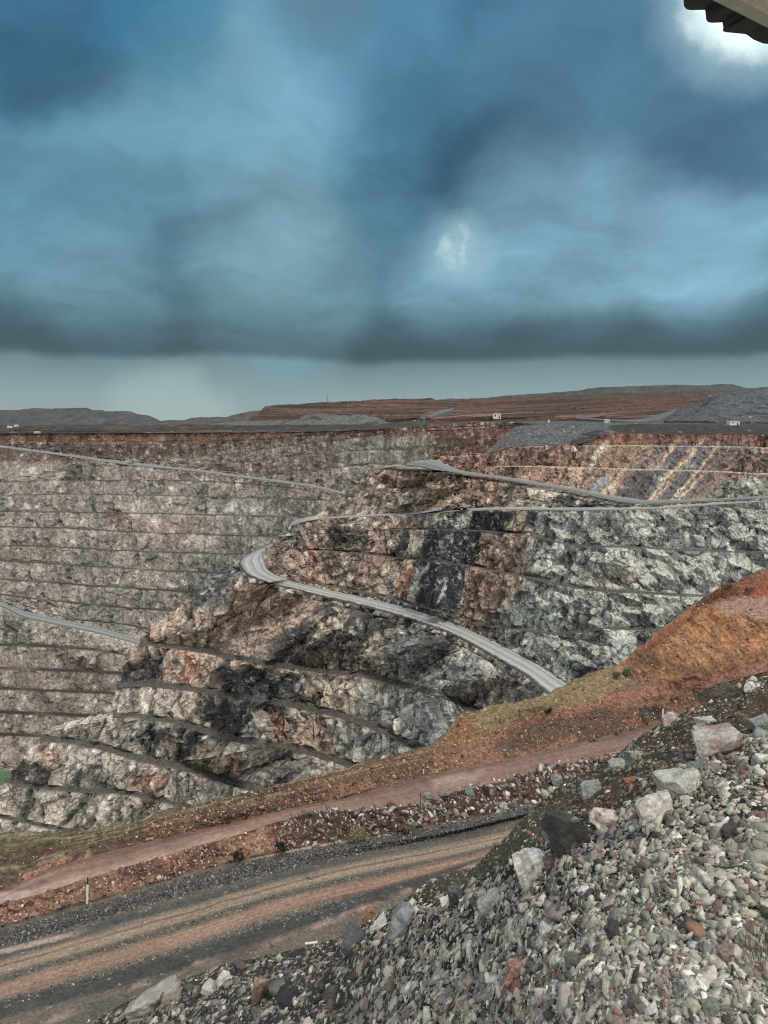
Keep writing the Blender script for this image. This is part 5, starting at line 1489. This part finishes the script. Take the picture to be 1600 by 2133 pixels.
def ute(loc, rz, label, sc=1., group=None):
    r = empty('utility_vehicle', loc, rz, label, 'utility vehicle', group, sc)
    MB().box((0, 0, .85), (5.2, 1.85, .55), bev=.1).box((1.75, 0, 1.15), (1.5, 1.75, .35), bev=.1).build('body', M_white, r)
    c = MB().prism([(-.35, 1.1), (-.2, 1.8), (.9, 1.8), (1.35, 1.12)], -.82, .82).build('cabin', M_white, r)
    MB().prism([(-.25, 1.22), (-.14, 1.7), (.84, 1.7), (1.16, 1.22)], -.84, .84).build('window', M_glass, c)
    MB().box((-1.5, .85, 1.3), (2.1, .06, .4)).box((-1.5, -.85, 1.3), (2.1, .06, .4)).box((-2.52, 0, 1.3), (.06, 1.76, .4)).build('tray', M_steel, r)
    for x_ in (-1.6, 1.6):
        for y_ in (-.82, .82): MB().cyl((x_, y_-.13, .4), (x_, y_+.13, .4), .4).build('wheel', M_black, r)
    return r
ul = [(862, 875, 11, 20, 'white service vehicle ahead of the two haul trucks between the red hills'),
      (1252, 1046.5, 8, 12, 'white utility vehicle parked on the upper road junction, nearer the cliff end'),
      (1263, 1045, 8, 25, 'white utility vehicle parked closest to the bend of the upper road junction'),
      (285, 964.5, 6, 5, 'white utility vehicle just behind the dark haul truck on the far ramp'),
      (207, 958.5, 6, 30, 'white utility vehicle on the ledge below the far ramp'),
      (317, 965, 6, 160, 'white utility vehicle where the branch road leaves the far ramp'),
      (364, 964, 5, 10, 'white utility vehicle alone on the branch road of the far wall'),
      (188, 909, 7, 0, 'pale vehicle at the left end of the row on the far rim'),
      (197, 909, 7, 8, 'pale vehicle second from the left in the row on the far rim'),
      (206, 908.5, 7, -6, 'tallest pale vehicle in the row on the far rim'),
      (214, 908.5, 6, 170, 'pale vehicle at the right end of the row on the far rim'),
      (794, 899, 5, 20, 'white vehicle on the branch road where it meets the rim'),
      (1323, 880, 5, 10, 'small white vehicle beside the pale road across the plain')]
u0 = None
for x, y, wp, rz, lab in ul:
    p, f = ps(x, y, wp, 5.2)
    f = min(f, 2.0)
    if u0 is None: u0 = ute(p, R(rz), lab, f)
    else: dup(u0, p, R(rz), lab, None, f)

def shed(x, y, wpx, hpx, label, name='shed', panels=2, roof=.12, mat=M_cream, rz=0.):
    p = on(x, y); k = p.y/F; W, H = wpx*k, hpx*k
    r = empty(name, p, rz, label, 'building')
    b = MB().box((0, 0, H*.5-.4), (W, W*.7, H+.8))
    for i in range(1, panels+1): b.box((-W/2+W*i/(panels+1), -W*.35, H*.5), (W*.03, .3, H*.96))
    b.build('wall', mat, r)
    MB().prism([(-W*.54, H), (W*.54, H), (W*.54, H*1.04), (0, H*(1.04+roof)), (-W*.54, H*1.04)], -W*.4, W*.4).build('roof', M_white, r)
    d = MB().box((W*.28, -W*.36, H*.32), (W*.14, .25, H*.62)).build('door', M_steel, r)
    MB().box((W*.32, -W*.36-.18, H*.32), (W*.015, .1, H*.05)).build('handle', M_black, d)
    MB().box((-W*.22, -W*.36, H*.6), (W*.16, .25, H*.26)).build('window', M_glass, r)
    return r
shed(1032, 871.5, 16, 11.5, 'tall cream shed with vertical seams on the plain above the pit', panels=2, roof=.02)
shed(1004, 883.5, 8, 4, 'low white hut below the tall cream shed', 'hut', 1)
shed(1266, 879, 11, 6, 'pale hut above the grey stockpile', 'hut', 1, .2)
shed(1144, 877.5, 3, 6, 'narrow white cabin standing behind the grey stockpile', 'hut', 0, .05, M_white)
shed(1527, 883, 20, 7, 'long white site office on the right hand plain', 'hut', 3, .1, M_white)
shed(76, 900, 11, 4, 'pale transportable hut on the far left plain', 'hut', 2, .1)
shed(34, 886.5, 7, 4, 'white plant building under the blue grey mesa', 'hut', 1, .1, M_white)
def tank(x, y, wpx, hpx, label):
    p = on(x, y); k = p.y/F
    r = empty('storage_tank', p, 0, label, 'tank')
    MB().cyl((0, 0, -2), (0, 0, hpx*k), wpx*k/2, seg=24).build('shell', M_white, r)
    MB().cyl((0, 0, hpx*k), (0, 0, hpx*k*1.25), wpx*k*.51, wpx*k*.08, seg=24).build('roof', M_cream, r)
tank(17, 888.5, 5, 3.4, 'white storage tank, left of the pair below the blue grey mesa')
tank(23, 888.8, 6, 2.6, 'white storage tank, right of the pair below the blue grey mesa')

# mast on the red hill, poles
p = on(682, 841); H = 22*p.y/F
r = empty('mast', p, 0, 'thin lattice radio mast on the skyline of the red hill', 'mast')
m = MB(); w_ = .55
for i in range(4):
    a = i*math.pi/2+.4
    m.cyl((math.cos(a)*w_, math.sin(a)*w_, -2), (math.cos(a)*w_*.5, math.sin(a)*w_*.5, H), .13, .1, 5)
for k in range(14):
    z0, z1 = H*k/14, H*(k+1)/14
    for i in range(4):
        a, b = i*math.pi/2+.4, (i+1)*math.pi/2+.4
        f0, f1 = w_*(1-.5*k/14), w_*(1-.5*(k+1)/14)
        m.cyl((math.cos(a)*f0, math.sin(a)*f0, z0), (math.cos(b)*f1, math.sin(b)*f1, z1), .07, None, 4)
m.build('lattice', M_steel, r)
MB().cyl((0, 0, H), (0, 0, H*1.1), .1, .05, 6).build('antenna', M_steel, r)
MB().box((0, 0, .2), (3, 3, 1.2)).build('base', M_cream, r)
p = on(1443, 873); k = p.y/F
r = empty('power_pole', p, 0, 'single dark pole in front of the dark rock dump', 'pole')
MB().cyl((0, 0, -1), (0, 0, 14*k), .28, .2, 8).build('post', M_steel, r)
MB().box((0, 0, 13*k), (3*k, .2, .2)).build('crossarm', M_steel, r)

# guide posts along the near track
def guide_post(x, y, hpx, wpx, label, cap=.2, lean=0., mat=M_white):
    p = Vector(surf_lookup(Fg, [x], [y])[0][0]); k = p.y/F; H, W = hpx*k, wpx*k
    r = empty('guide_post', p, 0, label, 'guide post'); r.rotation_euler = (0, lean, 0)
    MB().box((0, 0, H*(1-cap)/2-.1), (W, W*.5, H*(1-cap)+.2), bev=W*.08).build('post', mat, r)
    b = MB().box((0, 0, H*(1-cap/2)), (W*.5, W*.3, H*cap)).box((0, 0, H*(1-cap)), (W*1.05, W*.55, W*.3)); b.build('cap', M_black, r)
    return r
guide_post(182, 1880, 48, 4.6, 'white guide post with a dark tip standing at the foot of the red bank', .28, .03)
guide_post(882, 1613, 13, 2.6, 'short white marker post at the foot of the back bank', .12)
guide_post(1381, 1492, 18, 3.2, 'white marker post on the orange bank near the dump crest', .08, .05)
p = Vector(surf_lookup(Fg, [877], [1674])[0][0]); k = p.y/F
r = empty('star_picket', p, 0, 'thin dark steel picket on the rubble windrow', 'picket')
MB().box((0, 0, 11*k), (1.2*k, .4*k, 24*k)).box((0, 0, 11*k), (.4*k, 1.2*k, 24*k)).build('post', M_black, r)
MB().box((0, 0, 22*k), (1.6*k, 1.6*k, 1*k)).build('cap', M_steel, r)
p = Vector(surf_lookup(D, [648], [1968])[0][0]); k = p.y/F
b = MB().cyl((-13*k, 0, .3*k), (13*k, 0, 3*k), 2.4*k, None, 14); o = b.build('pipe', M_white); o.location = p+Vector((0, 0, 3*k)); tag(o, 'short piece of white plastic pipe lying at the road edge', 'pipe')

# butts and twigs on the gravel
M_filter = plain_mat('filter_paper', lin(186, 120, 66), .8); M_twig = plain_mat('dead_wood', lin(168, 160, 146), .9, 0, .25, 30); M_dtwig = plain_mat('dark_wood', lin(70, 62, 52), .9)
def surf(x, y): 
    a, b = surf_lookup(D, [x], [y]); return Vector(a[0]), Vector(b[0])
bl = [(1412,1775,.2,'cigarette butt highest on the right part of the gravel'), (1462,1900,-.2,'cigarette butt beside the large grey stone'), (1265,1966,.1,'cigarette butt beside the black wedge shaped stone'), (1420,2003,-.5,'cigarette butt lying left of the brownish pink stone'), (1560,1934,-.6,'cigarette butt closest to the right edge of the gravel')]
b0 = None
for x, y, a, lab in bl:
    p, nn = surf(x, y); k = p.y/F
    loc = p+nn*5.5*k
    if b0 is None:
        L_ = 21*k; b0 = empty('cigarette_butt', loc, a, lab, 'cigarette butt')
        MB().cyl((-L_*.5, 0, 0), (L_*.15, 0, 0), 2.6*k, None, 12).build('filter', M_filter, b0)
        MB().cyl((L_*.15, 0, 0), (L_*.5, 0, 0), 2.5*k, 2.2*k, 12).build('paper', M_white, b0)
    else: dup(b0, loc, a, lab, None, 21*k/L_)
def twig(pts, rpx, mat, label):
    b = MB(); q = []
    for x, y in pts:
        p, nn = surf(x, y); q.append(p+nn*6*p.y/F)
    o0 = q[0].copy(); k = o0.y/F
    for i in range(len(q)-1): b.cyl(q[i]-o0, q[i+1]-o0, rpx*k*(1-.15*i), rpx*k*(.85-.15*i), 7)
    o = b.build('twig', mat); o.location = o0; tag(o, label, 'twig')
twig([(1176,1912),(1182,1926),(1192,1940),(1208,1952),(1216,1950)], 1.7, M_twig, 'pale bleached twig lying between stones in the middle of the gravel')
twig([(1030,2120),(1040,2130),(1052,2142)], 4.2, M_twig, 'thick white stick at the bottom edge of the frame')
twig([(1038,2108),(1056,2090),(1076,2078)], 3.2, M_dtwig, 'dark crooked twig near the bottom of the gravel')
twig([(1132,2030),(1136,2052),(1140,2070)], 2.0, M_twig, 'grey twig right of the red brown stone')
twig([(1478,1818),(1510,1822),(1550,1818)], 2.2, M_dtwig, 'dark straight twig on the right part of the gravel')

# ================================================================== shelter roof at the top right
E0 = P3(1424, 20, 2.15); E1 = P3(1600, 91, 2.42)
ed = Vector((E1.x-E0.x, E1.y-E0.y, 0)).normalized()
def on_eave(x, y):
    """photo point -> vertical plane through the eave"""
    dx, dz = (x-CX)/F, -(y-HY)/F
    # solve Y so that (X,Y) lies on the eave line
    nx, ny = ed.y, -ed.x
    Yv = (nx*E0.x+ny*E0.y)/(nx*dx+ny)
    return Vector((dx*Yv, Yv, dz*Yv))
prof = [(1390,-48),(1388,-24),(1412,-22),(1423,-16),(1424.5,12),(1430,19.5),(1440,21),(1469,20.5),(1471,40),(1475,46),(1484,47.5),(1505,46.5),(1507,58),(1506,65),(1512,67),(1553,71),(1560,75),(1569,82),(1586,89),(1592,91),(1622,92.5),(1640,99),(1655,108),(1690,111),(1700,120),(1718,128),(1760,131),(1772,140),(1790,148),(1840,151)]
pe = [on_eave(*q) for q in prof]
inn = Vector((ed.y, -ed.x, 0))           # towards the building, away from the pit
if inn.y > 0: inn = -inn
r = empty('shelter_roof', (E0+E1)/2, 0, 'edge of a corrugated iron shelter roof at the top right with a pale beam under it', 'roof')
o0 = r.location
bm = bmesh.new(); rows_ = []
for d_ in (0, .4, 1.2, 2.6):
    rows_.append([(bm.verts.new(p_+inn*d_+Vector((0, 0, .12*d_))-o0), bm.verts.new(p_+inn*d_+Vector((0, 0, .12*d_+.0035))-o0)) for p_ in pe])
for a, b in zip(rows_, rows_[1:]):
    for i in range(len(pe)-1):
        for s_ in (0, 1): bm.faces.new((a[i][s_], a[i+1][s_], b[i+1][s_], b[i][s_]))
for i in range(len(pe)-1): bm.faces.new((rows_[0][i][0], rows_[0][i+1][0], rows_[0][i+1][1], rows_[0][i][1]))
me = bpy.data.meshes.new('roof_sheet'); bm.to_mesh(me); bm.free()
M_iron = plain_mat('shade_dark_iron', lin(46, 42, 36), .7, .3, .3, 20); me.materials.append(M_iron)  # dark brown colour carries the shade under the roof
o = bpy.data.objects.new('roof_sheet', me); COL.objects.link(o); o.parent = r
# beam : inner face runs parallel to the eave
q0 = P3(1480, 0, 2.05); q1 = P3(1600, 60, 2.05)
def on_plane(x, y, d_):
    c0 = E0+inn*d_; dx, dz = (x-CX)/F, -(y-HY)/F; nx, ny = ed.y, -ed.x
    Yv = (nx*c0.x+ny*c0.y)/(nx*dx+ny); return Vector((dx*Yv, Yv, dz*Yv))
b0_, b1_ = on_plane(1480, 0, .17), on_plane(1600, 60, .17)
dirb = (b1_-b0_).normalized(); up = Vector((0, 0, 1))
M_beam = plain_mat('weathered_timber', lin(150, 134, 104), .8, 0, .22, 14, .3)
bm = bmesh.new()
a_, c_ = b0_-dirb*.5, b0_+dirb*1.6
vv = []
for p_ in (a_, c_):
    for dz_, di in ((0, 0), (.085, 0), (.085, -.045), (0, -.045)): vv.append(bm.verts.new(p_+up*dz_+inn*(-di)-o0))
for i in range(4): bm.faces.new((vv[i], vv[(i+1) % 4], vv[4+(i+1) % 4], vv[4+i]))
bm.faces.new(vv[:4]); bm.faces.new(vv[4:][::-1])
bmesh.ops.recalc_face_normals(bm, faces=bm.faces[:])
bmesh.ops.bevel(bm, geom=bm.edges[:], offset=.003, segments=1, affect='EDGES')
me = bpy.data.meshes.new('beam'); bm.to_mesh(me); bm.free(); me.materials.append(M_beam)
o = bpy.data.objects.new('beam', me); COL.objects.link(o); o.parent = r
# ================================================================== sky, sun, camera
def build_world():
    w = bpy.data.worlds.new('World'); scene.world = w; w.use_nodes = True
    nt = w.node_tree; N, L = nt.nodes, nt.links
    bg = N['Background']
    tc = N.new('ShaderNodeTexCoord')
    def val(op, a, b=None, c=None):
        n = N.new('ShaderNodeMath'); n.operation = op
        for i, q in enumerate((a, b, c)):
            if q is None: continue
            if isinstance(q, (int, float)): n.inputs[i].default_value = q
            else: L.new(q, n.inputs[i])
        return n.outputs[0]
    def noise(vec, scale, detail=4, rough=.55, color=False):
        n = N.new('ShaderNodeTexNoise'); n.inputs['Scale'].default_value = scale; n.inputs['Detail'].default_value = detail; n.inputs['Roughness'].default_value = rough
        L.new(vec, n.inputs['Vector']); return n.outputs['Color' if color else 'Fac']
    d = tc.outputs['Generated']
    def warped(scale, amp, detail):
        c = noise(d, scale, detail, .6, True)
        s = N.new('ShaderNodeVectorMath'); s.operation = 'SUBTRACT'; L.new(c, s.inputs[0]); s.inputs[1].default_value = (.5, .5, .5)
        m = N.new('ShaderNodeVectorMath'); m.operation = 'MULTIPLY_ADD'; L.new(s.outputs[0], m.inputs[0]); m.inputs[1].default_value = (amp,)*3; L.new(d, m.inputs[2])
        n = N.new('ShaderNodeVectorMath'); n.operation = 'NORMALIZE'; L.new(m.outputs[0], n.inputs[0])
        return n.outputs[0]
    dw = warped(3.2, .17, 6)
    sep = N.new('ShaderNodeSeparateXYZ'); L.new(d, sep.inputs[0])
    n_edge = noise(d, 5., 5)
    el0 = val('ARCSINE', sep.outputs['Z'])
    el = val('ADD', val('MULTIPLY', el0, 2/math.pi), val('MULTIPLY', val('SUBTRACT', n_edge, .5), .022))
    cr = N.new('ShaderNodeValToRGB'); L.new(el, cr.inputs[0])
    stops = [(0, (150,158,160)), (.018, (142,153,158)), (.036, (126,140,147)), (.048, (110,124,132)), (.056, (70,82,90)), (.072, (70,88,100)),
             (.085, (82,108,124)), (.11, (100,134,152)), (.15, (100,140,164)), (.22, (92,136,164)), (.3, (74,116,148)), (.36, (66,110,146)), (.52, (130,150,168)), (.8, (226,228,232))]
    e = cr.color_ramp.elements
    for i, (p, c) in enumerate(stops):
        x = e[i] if i < 2 else e.new(p)
        x.position = p; x.color = (*[float(v) for v in lin(*c)], 1)
    col = cr.outputs[0]
    def sm0(a, b, v):
        m = N.new('ShaderNodeMapRange'); m.interpolation_type = 'SMOOTHSTEP'; m.inputs['From Min'].default_value = a; m.inputs['From Max'].default_value = b
        L.new(v, m.inputs['Value']); return m.outputs[0]
    # cloud mottling
    st = N.new('ShaderNodeVectorMath'); st.operation = 'MULTIPLY'; L.new(dw, st.inputs[0]); st.inputs[1].default_value = (1, 1, 1.7)
    dv = N.new('ShaderNodeSeparateXYZ'); L.new(dw, dv.inputs[0])
    dz = val('ADD', val('MAXIMUM', dv.outputs['Z'], 0.), .16)
    cmb = N.new('ShaderNodeCombineXYZ'); L.new(val('DIVIDE', dv.outputs['X'], dz), cmb.inputs[0]); L.new(val('DIVIDE', dv.outputs['Y'], dz), cmb.inputs[1])
    cl = noise(cmb.outputs[0], 1.05, 7, .56)
    m1 = noise(st.outputs[0], 4.2, 5, .5)
    m2 = noise(st.outputs[0], 10., 6, .62)
    mul = val('ADD', val('MULTIPLY', m1, 1.3), val('MULTIPLY', m2, 1.0))
    mul = val('MAXIMUM', val('ADD', mul, 0.0), .3)
    sc = N.new('ShaderNodeVectorMath'); sc.operation = 'SCALE'; L.new(col, sc.inputs[0]); mul = val('ADD', val('MULTIPLY', val('SUBTRACT', mul, 1.13), sm0(R(3.6), R(6.5), el0)), 1.13); L.new(mul, sc.inputs['Scale'])
    col = sc.outputs[0]
    def blob(x, y, rad, rgb, amt, col, vec=dw, inner=.0, boost=1., ragged=False):
        c = Vector(((x-CX)/F, 1, -(y-HY)/F)).normalized()
        dp = N.new('ShaderNodeVectorMath'); dp.operation = 'DOT_PRODUCT'; L.new(vec, dp.inputs[0]); dp.inputs[1].default_value = c
        mr = N.new('ShaderNodeMapRange'); mr.interpolation_type = 'SMOOTHERSTEP'
        a = math.atan(rad/F)/(1+((x-CX)/F)**2+((y-HY)/F)**2)**.75
        mr.inputs['From Min'].default_value = math.cos(a); mr.inputs['From Max'].default_value = math.cos(a*inner)
        mr.inputs['To Max'].default_value = amt
        L.new(dp.outputs['Value'], mr.inputs['Value'])
        wgt = mr.outputs[0]
        if ragged:
            q = N.new('ShaderNodeMapRange'); q.interpolation_type = 'SMOOTHSTEP'; q.inputs['From Min'].default_value = .44; q.inputs['From Max'].default_value = .62
            L.new(noise(vec, 20., 7, .66), q.inputs['Value'])
            wgt = val('MULTIPLY', wgt, val('ADD', val('MULTIPLY', q.outputs[0], .8), .2))
        mx = N.new('ShaderNodeMix'); mx.data_type = 'RGBA'
        L.new(wgt, mx.inputs[0]); L.new(col, mx.inputs[6]); mx.inputs[7].default_value = (*[float(v)*boost for v in lin(*rgb)], 1)
        return mx.outputs[2]
    dw2 = warped(14., .05, 6)
    for b in BLOBS[:-4]: col = blob(*b[:5], col, **(b[5] if len(b) > 5 else {}))
    # fine billows over the broad cloud masses
    m3 = val('ADD', val('MULTIPLY', cl, 2.0), .1)
    m3 = val('ADD', val('MULTIPLY', val('SUBTRACT', m3, 1.08), sm0(R(3.6), R(6.5), el0)), 1.08)
    m4 = N.new('ShaderNodeVectorMath'); m4.operation = 'SCALE'; L.new(col, m4.inputs[0]); L.new(m3, m4.inputs['Scale']); col = m4.outputs[0]
    for b in BLOBS[-4:]: col = blob(*b[:5], col, vec=dw2, **(b[5] if len(b) > 5 else {}))
    sky = N.new('ShaderNodeTexSky'); sky.sky_type = 'NISHITA'; sky.sun_disc = False
    sky.sun_elevation = SUN_EL; sky.sun_rotation = SUN_AZ
    s2 = N.new('ShaderNodeVectorMath'); s2.operation = 'SCALE'; L.new(sky.outputs[0], s2.inputs[0]); s2.inputs['Scale'].default_value = .06
    mx = N.new('ShaderNodeMix'); mx.data_type = 'RGBA'; mx.inputs[0].default_value = .94
    L.new(s2.outputs[0], mx.inputs[6]); L.new(col, mx.inputs[7])
    # low dark cloud base above a paler strip at the horizon
    eb = val('ADD', el0, val('MULTIPLY', val('SUBTRACT', noise(st.outputs[0], 5., 6), .5), .035))
    def sm(a, b, v, t=1.):
        m = N.new('ShaderNodeMapRange'); m.interpolation_type = 'SMOOTHSTEP'; m.inputs['From Min'].default_value = a; m.inputs['From Max'].default_value = b
        m.inputs['To Max'].default_value = t; L.new(v, m.inputs['Value']); return m.outputs[0]
    band = val('MULTIPLY', sm(R(4.2), R(5.1), eb), sm(R(9.6), R(5.4), eb, .66))
    def mixto(col, fac, rgb):
        m = N.new('ShaderNodeMix'); m.data_type = 'RGBA'; L.new(fac, m.inputs[0]); L.new(col, m.inputs[6]); m.inputs[7].default_value = (*rgb, 1); return m.outputs[2]
    c2 = mixto(mx.outputs[2], band, [float(v) for v in lin(80, 98, 108)])
    tl = N.new('ShaderNodeVectorMath'); tl.operation = 'MULTIPLY'; L.new(c2, tl.inputs[0]); tl.inputs[1].default_value = (.84, .99, .97); c2 = tl.outputs[0]
    # unseen sky overhead and behind the camera, brightened to light the pit faces
    fac = val('MAXIMUM', sm(R(34), R(60), el0), sm(-.05, -.6, sep.outputs['Y']))
    c3 = mixto(c2, fac, (TOP*1.28, TOP*1.26, TOP*1.22))
    L.new(c3, bg.inputs['Color'])
    bg.inputs['Strength'].default_value = SKY_STRENGTH
    w.cycles.sampling_method = 'MANUAL'; w.cycles.sample_map_resolution = 512

SUN_EL, SUN_AZ, SKY_STRENGTH = R(54), R(128), .78
TOP = .82
SAT = .9
BLOBS = [
 (480, 260, 330, (136,180,202), .6), (250, 330, 260, (124,168,192), .5), (640, 130, 230, (128,166,196), .5), (760, 30, 260, (96,150,184), .5),
 (60, 60, 260, (58,104,150), .6), (130, 140, 190, (60,102,130), .7), (330, 40, 220, (56,126,164), .6), (690, 30, 140, (96,118,130), .45),
 (1000, 320, 320, (60,98,126), .8), (880, 230, 300, (70,116,146), .4), (1250, 120, 360, (88,126,158), .6), (1480, 300, 300, (80,116,144), .6), (1040, 370, 190, (52,86,108), .75),
 (1450, 420, 230, (70,100,128), .75), (430, 530, 150, (56,88,108), .85), (250, 480, 230, (78,116,138), .5), (770, 520, 190, (74,112,134), .6), (60, 420, 250, (92,130,154), .5),
 (540, 460, 190, (128,162,182), .6), (600, 600, 230, (132,166,182), .6), (250, 600, 230, (116,150,168), .5), (1180, 490, 300, (136,172,196), .7), (1480, 545, 230, (140,176,200), .7), (960, 570, 200, (128,164,186), .6),
 (370, 884, 170, (190,198,198), .4), (960, 530, 100, (164,194,212), .55), (953, 524, 58, (216,228,236), .75, dict(ragged=True)),
 (1560, 0, 260, (176,196,214), .75), (1568, -18, 182, (255,255,255), 1., dict(inner=.3, boost=1.3)),
]
build_world()
sun = bpy.data.lights.new('sun', 'SUN'); sun.energy = 1.5; sun.angle = R(11); sun.color = (1, .95, .88)
so = bpy.data.objects.new('sun', sun); COL.objects.link(so)
sd = Vector((math.sin(SUN_AZ)*math.cos(SUN_EL), math.cos(SUN_AZ)*math.cos(SUN_EL), math.sin(SUN_EL)))
so.rotation_euler = sd.to_track_quat('Z', 'Y').to_euler()

cam = bpy.data.cameras.new('camera'); co = bpy.data.objects.new('camera', cam); COL.objects.link(co)
co.location = (0, 0, 0); co.rotation_euler = (R(90), 0, 0)
cam.sensor_fit = 'HORIZONTAL'; cam.sensor_width = 36; cam.lens = 36*F/1600
cam.shift_y = -(1066.5-HY)/1600
cam.clip_start = .05; cam.clip_end = 60000
scene.camera = co
scene.view_settings.view_transform = 'Standard'; scene.view_settings.look = 'None'
scene.view_settings.exposure = .35; scene.view_settings.gamma = 1
scene.render.engine = 'CYCLES'
scene.cycles.max_bounces = 4; scene.cycles.diffuse_bounces = 3; scene.cycles.glossy_bounces = 1
scene.cycles.use_adaptive_sampling = True; scene.cycles.adaptive_threshold = .02
scene.cycles.use_denoising = False
scene.cycles.filter_width = 1.15
